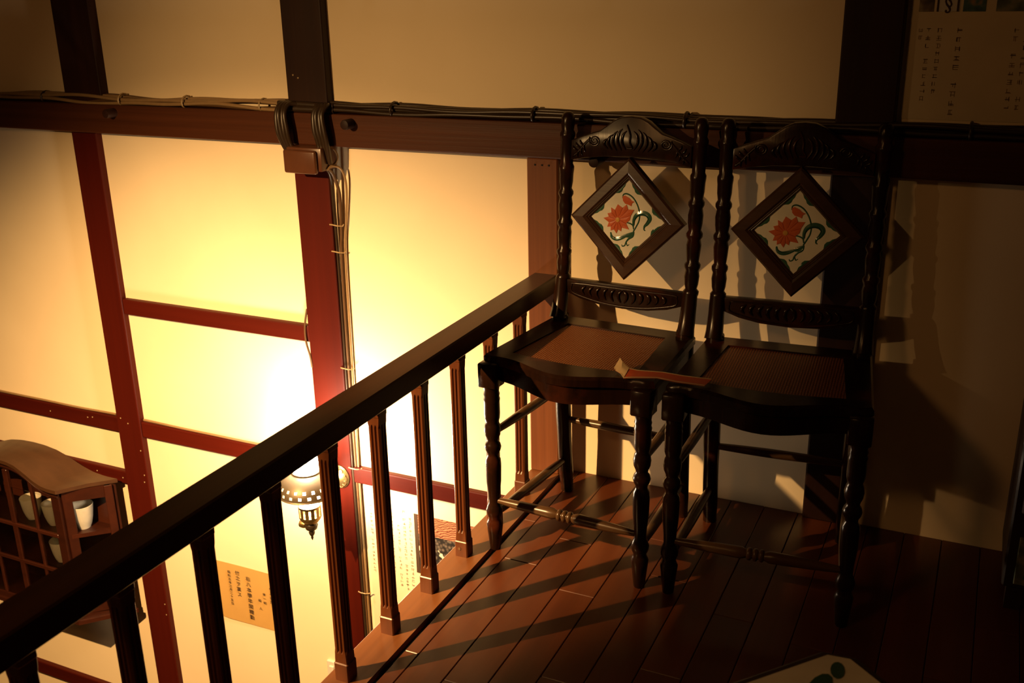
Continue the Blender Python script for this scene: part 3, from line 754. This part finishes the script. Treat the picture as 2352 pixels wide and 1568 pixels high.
wire = empty('cable_run', (-2.4, 2.23, -0.11), 'thin tan wire along the top edge of the lower red rails', 'cables')
for i, (a_, b_) in enumerate(((-4.1, -2.49), (-2.37, -1.70))):
    obj('cable', rel(wavy_cable(a_, b_, 2.229, -0.1055, 0.0012, 0.0038, 90 + i, 50), wire), 'cable_tan', wire, smooth=60)
w2 = empty('cable_run', (-1.70, 2.22, 0.28), 'thin wire curling beside the lamp post near the short red rail', 'cables')
obj('cable', rel(tube(spline([(-1.688, 2.226, 0.35), (-1.693, 2.216, 0.30), (-1.690, 2.212, 0.255), (-1.682, 2.214, 0.215), (-1.680, 2.216, 0.18)], 5), 0.0030, 7), w2), 'cable_brown', w2, smooth=60)

# wooden pegs in the beam
for (x_, z_, lb) in ((-2.27, 0.872, 'round wooden peg in the beam under the tan cables at left'), (-1.475, 0.872, 'round wooden peg in the beam just right of the junction box'), (-0.815, 0.815, 'round wooden peg under the beam, seen through the lit chair back')):
    bm = lathe([(0.0125, 0.0), (0.0125, 0.030), (0.0115, 0.033), (0.006, 0.034)], 18)
    bmesh.ops.rotate(bm, cent=(0, 0, 0), matrix=Matrix.Rotation(math.radians(90), 3, 'X'), verts=bm.verts[:])
    o = obj('wooden_peg', bm, 'upper_post', None, (x_, 2.192, z_), smooth=40); tag(o, lb, 'peg', 'pegs in the beam')

# ------------------------------------------------------------------ wall lamp on the post
LX, LY = -1.604, 2.048
lamp = empty('wall_lamp', (LX, LY, -0.28), 'small lit wall lamp with pierced metal shade on the red post', 'lamp')
def lp(bm, name, mat, smooth=50, parent=None): return obj(name, rel(bm, lamp), mat, parent or lamp, smooth=smooth)
lp(lathe([(0.005, -0.158), (0.026, -0.158), (0.028, -0.135), (0.031, -0.110), (0.034, -0.080), (0.034, -0.010), (0.031, 0.020), (0.022, 0.040), (0.008, 0.046)], 28, center=(LX, LY)), 'glass_globe', 'globe', 60)
def pierced(prof_f, rows, n, slot_rows, slots):
    """surface of revolution with window-like holes left out; returns a thin solid"""
    bm = bmesh.new(); R = []
    for i in range(rows + 1):
        r_, z_ = prof_f(i / rows)
        R.append([bm.verts.new((LX + r_ * math.cos(2 * math.pi * k / n), LY + r_ * math.sin(2 * math.pi * k / n), z_)) for k in range(n)])
    for i in range(rows):
        for k in range(n):
            if i in slot_rows and (k + slot_rows[i]) % slots[0] < slots[1]: continue
            bm.faces.new((R[i][k], R[i][(k + 1) % n], R[i + 1][(k + 1) % n], R[i + 1][k]))
    bmesh.ops.recalc_face_normals(bm, faces=bm.faces[:])
    bmesh.ops.solidify(bm, geom=bm.faces[:], thickness=0.0012)
    return bm
def shade_prof(t):   # t 0 rim .. 1 neck
    return (0.037 + (0.084 - 0.037) * math.cos(t * math.pi / 2) ** 0.75, -0.110 + 0.056 * (t ** 0.95))
lp(pierced(shade_prof, 16, 120, {2: 0, 3: 0, 6: 3, 7: 3}, (6, 2)), 'pierced_shade', 'shade', 60)
lp(lathe([(0.036, -0.058), (0.040, -0.056), (0.040, -0.051), (0.036, -0.049)], 28, center=(LX, LY), cap=False), 'shade_collar', 'shade')
lp(lathe([(0.0845, -0.113), (0.0865, -0.1105), (0.0845, -0.108)], 40, center=(LX, LY), cap=False), 'shade_rim', 'shade')
def cup_prof(t): return (0.022 + 0.009 * min(1.0, t * 4.0) ** 0.5, -0.206 + 0.050 * t)
lp(pierced(cup_prof, 8, 60, {3: 0, 4: 0, 5: 0, 6: 0}, (5, 2)), 'pierced_cup', 'brass', 60)
lp(lathe([(0.001, -0.202), (0.024, -0.203), (0.022, -0.208), (0.008, -0.209)], 24, center=(LX, LY), cap=False), 'cup_base', 'brass')
lp(lathe([(0.004, -0.207), (0.014, -0.211), (0.019, -0.221), (0.016, -0.231), (0.010, -0.236), (0.006, -0.238), (0.009, -0.243), (0.007, -0.250), (0.003, -0.256), (0.004, -0.260), (0.001, -0.268)][::-1], 20, center=(LX, LY)), 'finial', 'blackknob')
bm = lathe([(0.004, -0.012), (0.011, -0.010), (0.012, 0.0), (0.010, 0.008), (0.004, 0.010)], 14)
bmesh.ops.rotate(bm, cent=(0, 0, 0), matrix=Matrix.Rotation(math.radians(90), 3, 'Y'), verts=bm.verts[:])
bmesh.ops.translate(bm, vec=(LX - 0.022, LY - 0.004, -0.220), verts=bm.verts[:])
lp(bm, 'turning_knob', 'brass')
# arm and rosette
bm = lathe([(0.036, 0.0), (0.037, 0.004), (0.033, 0.008), (0.030, 0.007), (0.024, 0.012), (0.014, 0.016), (0.006, 0.018)], 32)
bmesh.ops.rotate(bm, cent=(0, 0, 0), matrix=Matrix.Rotation(math.radians(90), 3, 'X'), verts=bm.verts[:])
bmesh.ops.translate(bm, vec=(-1.618, 2.217, -0.150), verts=bm.verts[:])
ro = lp(bm, 'rosette', 'brass')
bm = bmesh.new()
for k in range(12):
    a = k * math.pi / 6
    cx_, cz_ = -1.618 + 0.0255 * math.cos(a), -0.150 + 0.0255 * math.sin(a)
    tube([(cx_ + 0.007 * math.cos(b_ * math.pi / 5), 2.206, cz_ + 0.007 * math.sin(b_ * math.pi / 5)) for b_ in range(11)], 0.0013, 5, bm)
lp(bm, 'rosette_rings', 'brass', parent=ro)['kind'] = 'stuff'
lp(tube(spline([(-1.618, 2.205, -0.148), (-1.619, 2.185, -0.138), (-1.614, 2.160, -0.105), (-1.608, 2.125, -0.070), (-1.605, 2.100, -0.054), (-1.604, 2.086, -0.053)], 5), 0.0075, 10), 'arm', 'brass')

# ------------------------------------------------------------------ paper on the wall
def text_mesh(chars, size, name, mat, parent, loc, vertical=True, line=1.0, tilt=0.0):
    cu = bpy.data.curves.new(name, 'FONT'); cu.body = '\n'.join(chars) if vertical else chars
    cu.size = size; cu.space_line = line; cu.align_x = 'CENTER'; cu.extrude = 0.0002 / 1.0; cu.resolution_u = 3; cu.offset = size * 0.003
    t = bpy.data.objects.new(name, cu); COL.objects.link(t)
    dg = bpy.context.evaluated_depsgraph_get()
    me = bpy.data.meshes.new_from_object(t.evaluated_get(dg)); bpy.data.objects.remove(t)
    me.materials.clear(); me.materials.append(M[mat]); me.name = name
    o = link(name, me, None, parent); o.location = loc; o.rotation_euler = (math.radians(90), tilt, 0)
    return o

cert = empty('certificate', (-2.01, 2.236, -0.79), 'yellowed handwritten award certificate pinned below the lamp', 'certificate')
x0, x1, z0, z1 = -2.155, -1.895, -0.782, -0.568
rows = []
for j in range(5):
    rows.append([])
    for i in range(9):
        u_, v_ = i / 8, j / 4
        rows[-1].append(Vector((x0 + (x1 - x0) * u_, 2.2365 - 0.004 * (1 - u_) * (1 - v_) - 0.002 * (2 * u_ - 1) ** 2 * v_, z0 + (z1 - z0) * v_ + (0.004 if (i, j) == (0, 0) else 0))) - cert.location)
sheet('paper_sheet', rows, 0.0006, 'old_paper', cert)
cl = cert.location
def ct(chars, size, x_, z_, line): text_mesh(chars, size, 'handwriting', 'ink', cert, (x_ - cl.x, 2.2305 - cl.y, z_ - cl.z), True, line, math.radians(0))
ct('賞狀', 0.030, -1.925, -0.640, 1.15)
ct('第一組', 0.0105, -1.962, -0.652, 1.5)
ct('級人', 0.0115, -1.982, -0.680, 2.6)
ct('右八本學年間精勤', 0.0185, -2.022, -0.612, 1.12)
ct('付之ヲ賞ス', 0.0175, -2.064, -0.600, 1.15)
ct('昭和五年三月二十五日', 0.0115, -2.098, -0.602, 1.15)

def glyph_marks(bm, x_, z_, s, rnd, y):
    """an illegible little character: a handful of short strokes"""
    for k in range(rnd.randint(3, 5)):
        if rnd.random() < 0.55:
            zz = z_ + (rnd.random() - 0.5) * s * 0.8; w = s * (0.5 + 0.4 * rnd.random())
            box(x_ - w / 2, x_ + w / 2, y - 0.0002, y, zz - s * 0.05, zz + s * 0.05, bm=bm)
        else:
            xx = x_ + (rnd.random() - 0.5) * s * 0.7; h_ = s * (0.4 + 0.45 * rnd.random())
            box(xx - s * 0.05, xx + s * 0.05, y - 0.0002, y, z_ - h_ / 2, z_ + h_ / 2, bm=bm)

post1 = empty('wall_poster', (-1.35, 2.2375, -0.75), 'pale poster with faint text columns and a basket photograph, behind the balusters', 'poster')
pl = post1.location
obj('paper_sheet', rel(box(-1.545, -1.08, 2.2365, 2.2376, -0.80, -0.170), post1), 'poster', post1)
rnd = random.Random(3)
for c, (cx_, zt, n, s) in enumerate(((-1.398, -0.255, 19, 0.0105), (-1.418, -0.235, 21, 0.0105), (-1.438, -0.285, 18, 0.0095), (-1.460, -0.235, 17, 0.0105), (-1.478, -0.240, 9, 0.0095), (-1.508, -0.225, 22, 0.0105), (-1.530, -0.225, 20, 0.0105))):
    bm = bmesh.new()
    for k in range(n):
        if rnd.random() < 0.08: continue
        glyph_marks(bm, cx_, zt - k * s * 1.22, s * 1.12, rnd, 2.2365)
    obj('text_column', rel(bm, post1), 'faint', post1)['kind'] = 'stuff'
obj('basket_photograph', rel(box(-1.383, -1.17, 2.2355, 2.2365, -0.425, -0.232), post1), 'basket', post1)
obj('photograph_border', rel(box(-1.3835, -1.372, 2.2350, 2.2360, -0.425, -0.232), post1), 'ink', post1)

post2 = empty('wall_poster', (0.0, 2.2375, 0.93), 'dim poster with small photographs and text columns, upper right beyond the post', 'poster')
obj('paper_sheet', rel(box(-0.185, 0.30, 2.2365, 2.2376, 0.925, 1.40), post2), 'poster', post2)
obj('sheet_edge', rel(box(-0.185, 0.30, 2.2355, 2.2367, 1.112, 1.1185), post2), 'poster', post2)
for (xa, xb, m_) in ((-0.171, -0.144, 'snap_a'), (-0.139, -0.098, 'white'), (-0.092, -0.052, 'snap_b'), (-0.034, 0.054, 'snap_c')):
    obj('small_photograph', rel(box(xa, xb, 2.2353, 2.2366, 1.1305, 1.21), post2), m_, post2)
text_mesh('§', 0.040, 'black_emblem', 'ink', post2, (-0.1185, 2.2350 - 2.2375, 1.137 - 0.93), False)
for xa in (-0.137, -0.101): obj('photograph_border', rel(box(xa - 0.002, xa + 0.002, 2.2348, 2.2354, 1.1305, 1.21), post2), 'ink', post2)
for (cx_, zt, n, s, gap) in ((-0.093, 1.096, 10, 0.0125, 5), (-0.129, 1.096, 9, 0.0105, 99), (-0.149, 1.096, 10, 0.0105, 3), (-0.163, 1.096, 2, 0.0105, 99), (0.006, 1.096, 10, 0.0115, 2), (0.024, 1.096, 10, 0.0115, 7)):
    bm = bmesh.new()
    for k in range(n):
        if k == gap: continue
        glyph_marks(bm, cx_, zt - k * s * 1.38, s, rnd, 2.2365)
    obj('text_column', rel(bm, post2), 'faint2', post2)['kind'] = 'stuff'

sw = empty('wall_switch', (-1.715, 2.238, -0.86), 'small white wall switch low beside the lamp post', 'switch')
obj('plate', rel(box(-1.735, -1.695, 2.228, 2.238, -0.885, -0.830, 0.003, seg=2), sw), 'white', sw)
obj('rocker', rel(box(-1.724, -1.706, 2.223, 2.229, -0.870, -0.845, 0.002), sw), 'white', sw)

# ------------------------------------------------------------------ curved-top wall cabinet with cups
cab = empty('display_cabinet', (-2.87, 2.15, -0.84), 'reddish wall cabinet with curved roof and glazed doors, behind the handrail at left', 'cabinet')
CX = -2.862
def cb(bm, name, mat='cabinet', smooth=None, parent=None): return obj(name, rel(bm, cab), mat, parent or cab, smooth=smooth)
FX, BX, FY, BY = 0.236, 0.356, 2.066, 2.196     # half widths front and back
ZT, ZB = -0.345, -0.80
def plan(e=0.0): return [(CX - FX - e * .4, FY - e), (CX + FX + e * .4, FY - e), (CX + BX + e, BY - e * 0.4), (CX + BX + e, BY), (CX - BX - e, BY), (CX - BX - e, BY - e * 0.4)]
cb(prism([(CX - BX, BY - 0.008), (CX + BX, BY - 0.008), (CX + BX, BY), (CX - BX, BY)], 2, ZB, ZT), 'back_panel')
cb(prism(plan(0.004), 2, ZB - 0.020, ZB), 'base_board')
cb(prism(plan(0.014), 2, ZB - 0.034, ZB - 0.020), 'base_moulding')
cb(prism(plan(-0.010), 2, -0.512, -0.500), 'shelf')
cb(prism(plan(-0.010), 2, -0.652, -0.640), 'shelf')
# curved roof: ogee profile, swept from the front eaves back to the wall
def roof_z(s):          # s 0 centre .. 1 corner
    pts = [(0.0, -0.258), (0.15, -0.260), (0.30, -0.268), (0.45, -0.286), (0.60, -0.308), (0.72, -0.320), (0.85, -0.325), (1.0, -0.325)]
    for (a, za), (b, zb) in zip(pts, pts[1:]):
        if a <= s <= b: return za + (zb - za) * (s - a) / (b - a)
    return pts[-1][1]
bm = bmesh.new(); N = 48
def roof_row(hw, y, lift): return [bm.verts.new(((CX + hw * (2 * i / N - 1)), y, roof_z(abs(2 * i / N - 1)) + lift)) for i in range(N + 1)]
secs = [(FX + 0.012, FY - 0.018), (FX + 0.070, (FY + BY) / 2), (BX + 0.014, BY - 0.002)]
TT = [roof_row(hw, y, 0.003) for hw, y in secs]; TB = [roof_row(hw, y, -0.010) for hw, y in secs]
for R_ in (TT, TB):
    for a, b in zip(R_, R_[1:]):
        for i in range(N): bm.faces.new((a[i], a[i + 1], b[i + 1], b[i]))
for k_ in (0, 2):
    for i in range(N): bm.faces.new((TT[k_][i], TT[k_][i + 1], TB[k_][i + 1], TB[k_][i]))
for e in (0, N):
    for k_ in (0, 1): bm.faces.new((TT[k_][e], TT[k_ + 1][e], TB[k_ + 1][e], TB[k_][e]))
cb(bm, 'curved_roof', 'cabinet_roof', 45)
# front: stiles, curved header, rails, muntins
def vpost(x_, y_, w, name='corner_post', z0=ZB, z1=ZT + 0.008, d=0.02, rot=0.0):
    bm = box(-w / 2, w / 2, -d / 2, d / 2, z0, z1, 0.002)
    bmesh.ops.rotate(bm, cent=(0, 0, 0), matrix=Matrix.Rotation(rot, 3, 'Z'), verts=bm.verts[:])
    bmesh.ops.translate(bm, vec=(x_, y_, 0), verts=bm.verts[:]); return cb(bm, name)
for s in (-1, 1):
    vpost(CX + s * (FX - 0.018), FY + 0.008, 0.036)
    vpost(CX + s * (FX + 0.012), FY + 0.022, 0.030, rot=s * 0.84)
    vpost(CX + s * (BX - 0.012), BY - 0.022, 0.026, rot=s * 0.84)
hd_t = [(CX + FX * (2 * i / N - 1), roof_z(abs(2 * i / N - 1)) - 0.008) for i in range(N + 1)]
hd_b = [(p[0], p[1] - 0.030) for p in hd_t]
cb(prism(hd_t + hd_b[::-1], 1, FY, FY + 0.016), 'arched_header', smooth=35)
cb(tube([(p[0], FY - 0.003, p[1] - 0.022) for p in hd_t], 0.004, 6), 'header_bead', 'cabinet', 50)
for z_ in (-0.506, -0.646): cb(box(CX - FX + 0.03, CX + FX - 0.03, FY - 0.004, FY + 0.010, z_ - 0.008, z_ + 0.006, 0.002), 'door_rail')
for x_, w in ((0.0, 0.022), (-0.112, 0.012), (0.112, 0.012)): cb(box(CX + x_ - w / 2, CX + x_ + w / 2, FY - 0.003, FY + 0.010, ZB, -0.30 if x_ == 0 else -0.325, 0.002), 'muntin')
cb(box(CX - FX + 0.03, CX + FX - 0.03, FY + 0.003, FY + 0.0045, ZB, -0.365), 'front_pane', 'glass')
for s in (-1, 1):
    a = (CX + s * (FX + 0.004), FY + 0.010); b = (CX + s * (BX - 0.006), BY - 0.018)
    d = (Vector(b) - Vector(a)).normalized(); nn = Vector((-d.y, d.x)) * 0.007
    def strip(z0_, z1_, name, mat='cabinet', t=1.0):
        cb(prism([tuple(Vector(a) + nn * t), tuple(Vector(b) + nn * t), tuple(Vector(b) - nn * t), tuple(Vector(a) - nn * t)], 2, z0_, z1_), name, mat)
    strip(-0.378, -0.337, 'side_header'); strip(-0.512, -0.498, 'side_rail'); strip(-0.652, -0.638, 'side_rail'); strip(ZB, ZB + 0.03, 'side_rail')
    strip(-0.640, -0.510, 'side_pane', 'glass', 0.1)
# cups
cup_me = None
cups = [((-2.830, 2.118, -0.500), 1.0, 'white porcelain cup on the upper cabinet shelf, leftmost'), ((-2.728, 2.118, -0.500), 1.0, 'white porcelain cup on the upper cabinet shelf, between two others'),
        ((-2.618, 2.140, -0.500), 1.08, 'white porcelain cup by the open angled side of the cabinet'), ((-2.722, 2.118, -0.640), 1.0, 'white porcelain cup alone on the cabinet shelf below')]
for loc, s, lb in cups:
    if cup_me is None:
        bm = lathe([(0.002, 0.0), (0.019, 0.0), (0.020, 0.004), (0.024, 0.012), (0.030, 0.035), (0.0335, 0.060), (0.0355, 0.078), (0.0345, 0.079), (0.0320, 0.060), (0.028, 0.035), (0.022, 0.014), (0.002, 0.008)], 28, cap=False)
        o = obj('porcelain_cup', bm, 'porcelain', None, loc, smooth=50); cup_me = o.data
    else:
        o = link('porcelain_cup', cup_me, None, None, loc)
    o.scale = (s, s, s); tag(o, lb, 'cup', 'cups in the wall cabinet')

# ------------------------------------------------------------------ tile-topped stool near the camera
st = empty('tiled_stool', (-0.082, 0.941, 0.0), 'low dark stool with a flowered tile top at the bottom of the view', 'stool')
def octo(h_, c): return [(-h_ + c, -h_), (h_ - c, -h_), (h_, -h_ + c), (h_, h_ - c), (h_ - c, h_), (-h_ + c, h_), (-h_, h_ - c), (-h_, -h_ + c)]
ang = math.radians(50)
def srot(bm):
    bmesh.ops.rotate(bm, cent=(0, 0, 0), matrix=Matrix.Rotation(ang, 3, 'Z'), verts=bm.verts[:]); return bm
obj('stool_top', srot(prism(octo(0.112, 0.028), 2, 0.425, 0.447, bev=0.003)), 'darkcab', st)
tt = obj('top_tile', srot(prism(octo(0.098, 0.018), 2, 0.444, 0.452)), 'tile', st)
for (px, py, rx, ry, a) in ((0.03, 0.055, 0.03, 0.012, .5), (-0.04, 0.06, 0.026, 0.011, 2.2), (0.065, 0.0, 0.026, 0.012, 1.3), (-0.065, -0.005, 0.028, 0.012, 1.8), (0.0, -0.06, 0.03, 0.013, 0.1), (0.07, 0.07, 0.016, 0.008, .8), (-0.075, 0.075, 0.016, 0.008, 2.3)):
    bm = bmesh.new()
    vs = [bm.verts.new((px + rx * math.cos(t * .5236) * math.cos(a) - ry * math.sin(t * .5236) * math.sin(a), py + rx * math.cos(t * .5236) * math.sin(a) + ry * math.sin(t * .5236) * math.cos(a), 0.4528)) for t in range(12)]
    bm.faces.new(vs)
    obj('leaf_glaze', srot(bm), 'green', tt)
bm = bmesh.new()
vs = []
for k in range(24):
    r_ = 0.045 if k % 2 == 0 else 0.028
    vs.append(bm.verts.new((r_ * math.cos(k * math.pi / 12), 0.01 + r_ * math.sin(k * math.pi / 12), 0.4532)))
c_ = bm.verts.new((0, 0.01, 0.4538))
for k in range(24): bm.faces.new((c_, vs[k], vs[(k + 1) % 24]))
obj('flower_glaze', srot(bm), 'petal', tt)
for sx in (-1, 1):
    for sy in (-1, 1):
        bm = lathe([(0.011, 0.0), (0.014, 0.10), (0.018, 0.13), (0.013, 0.15), (0.016, 0.30), (0.019, 0.34), (0.014, 0.36), (0.018, 0.43)], 14, center=(sx * 0.080, sy * 0.080))
        obj('leg', srot(bm), 'darkcab', st, smooth=50)
obj('seat_apron', srot(box(-0.09, 0.09, -0.09, 0.09, 0.395, 0.427, 0.003)), 'darkcab', st)

# ------------------------------------------------------------------ dark cabinet at the right edge
dc = empty('side_cabinet', (0.33, 2.10, 0.0), 'dark wooden cabinet at the right edge with a small tile panel', 'cabinet')
obj('carcass', rel(box(0.115, 0.60, 2.00, 2.232, 0.05, 0.86, 0.004), dc), 'darkcab', dc)
obj('cabinet_top', rel(box(0.105, 0.61, 1.985, 2.236, 0.86, 0.885, 0.004), dc), 'darkcab', dc)
for xa, xb in ((0.13, 0.355), (0.36, 0.585)):
    d_ = obj('door', rel(box(xa, xb, 1.985, 2.001, 0.22, 0.84, 0.003), dc), 'darkcab', dc)
    obj('door_panel', rel(box(xa + 0.035, xb - 0.035, 1.981, 1.987, 0.27, 0.79, 0.003), dc), 'darkcab', d_)
obj('tile_panel', rel(box(0.135, 0.235, 1.990, 2.001, 0.065, 0.165, 0.001), dc), 'snap_c', dc)  # darker print colours stand in for a tile lying in the dark
tpn = obj('tile_leaf', rel(prism([(0.15, 0.08), (0.19, 0.09), (0.215, 0.13), (0.18, 0.15), (0.155, 0.12)], 1, 1.9885, 1.991), dc), 'green', dc)
for xa in (0.14, 0.56):
    for ya in (2.02, 2.20): obj('foot', rel(box(xa - 0.015, xa + 0.015, ya - 0.015, ya + 0.015, 0.0, 0.052), dc), 'darkcab', dc)

# ------------------------------------------------------------------ ceiling spotlight that lights the stairwell wall
sp = empty('ceiling_spotlight', (SPOT_POS.x, SPOT_POS.y, 2.0), 'black ceiling spotlight on a long stem over the stairwell', 'lamp')
dirv = SPOT_DIR
back = SPOT_POS - dirv * 0.10
obj('ceiling_plate', rel(lathe([(0.045, 1.985), (0.045, 2.0)], 20, center=(back.x, back.y)), sp), 'metal_black', sp)
obj('stem', rel(tube([(back.x, back.y, 1.99), (back.x, back.y, back.z + 0.03)], 0.008, 8), sp), 'metal_black', sp)
bm = bmesh.new()
tube([SPOT_POS - dirv * 0.15, SPOT_POS - dirv * 0.14, SPOT_POS - dirv * 0.03], [0.03, 0.045, 0.05], 20, bm)
obj('spot_housing', rel(bm, sp), 'metal_black', sp, smooth=40)
# added unseen flap, blocks the spot to keep the landing dark
d1, d2, d3, d4 = direction(39.5, 4.0), direction(44.0, -50.0), direction(95.0, -50.0), direction(95.0, 4.0)
bm = bmesh.new()
vs = [bm.verts.new(SPOT_POS + d * r_) for d, r_ in ((d1, 0.160), (d2, 0.160), (d3, 0.18), (d4, 0.18))]
bm.faces.new(vs); bmesh.ops.recalc_face_normals(bm, faces=bm.faces[:]); bmesh.ops.solidify(bm, geom=bm.faces[:], thickness=0.001)
obj('added_light_flap', rel(bm, sp), 'metal_black', sp)
for nm, dv, pw, hf in (('spot_bulb', SPOT_DIR, SPOT_POWER, SPOT_HALF), ('fill_spot', FILL_DIR, FILL_POWER, FILL_HALF)):
    ld = bpy.data.lights.new(nm, 'SPOT'); ld.energy = pw; ld.color = SPOT_COLOR
    ld.spot_size = math.radians(2 * hf); ld.spot_blend = 1.0; ld.shadow_soft_size = 0.014
    lo = bpy.data.objects.new(nm, ld); COL.objects.link(lo)
    lo.location = SPOT_POS; lo.rotation_euler = dv.to_track_quat('-Z', 'Y').to_euler()

# ------------------------------------------------------------------ dim fill lamp added out of view, lifts the dark landing wall
ln = empty('fill_lamp', (-1.30, -0.30, 1.66), 'unseen dim round fill lamp hung from the ceiling over the stairs', 'lamp')
bm = bmesh.new(); bmesh.ops.create_icosphere(bm, subdivisions=3, radius=0.12)
for v in bm.verts: v.co.z = v.co.z * 0.9 + 0.12
obj('fill_lamp_ball', bm, 'fill_glow', ln, smooth=60)
obj('fill_lamp_cap', lathe([(0.04, 0.222), (0.042, 0.228), (0.040, 0.234)], 20), 'metal_black', ln)
obj('fill_lamp_cord', tube([(0, 0, 0.23), (0, 0, 0.342)], 0.003, 6), 'metal_black', ln)
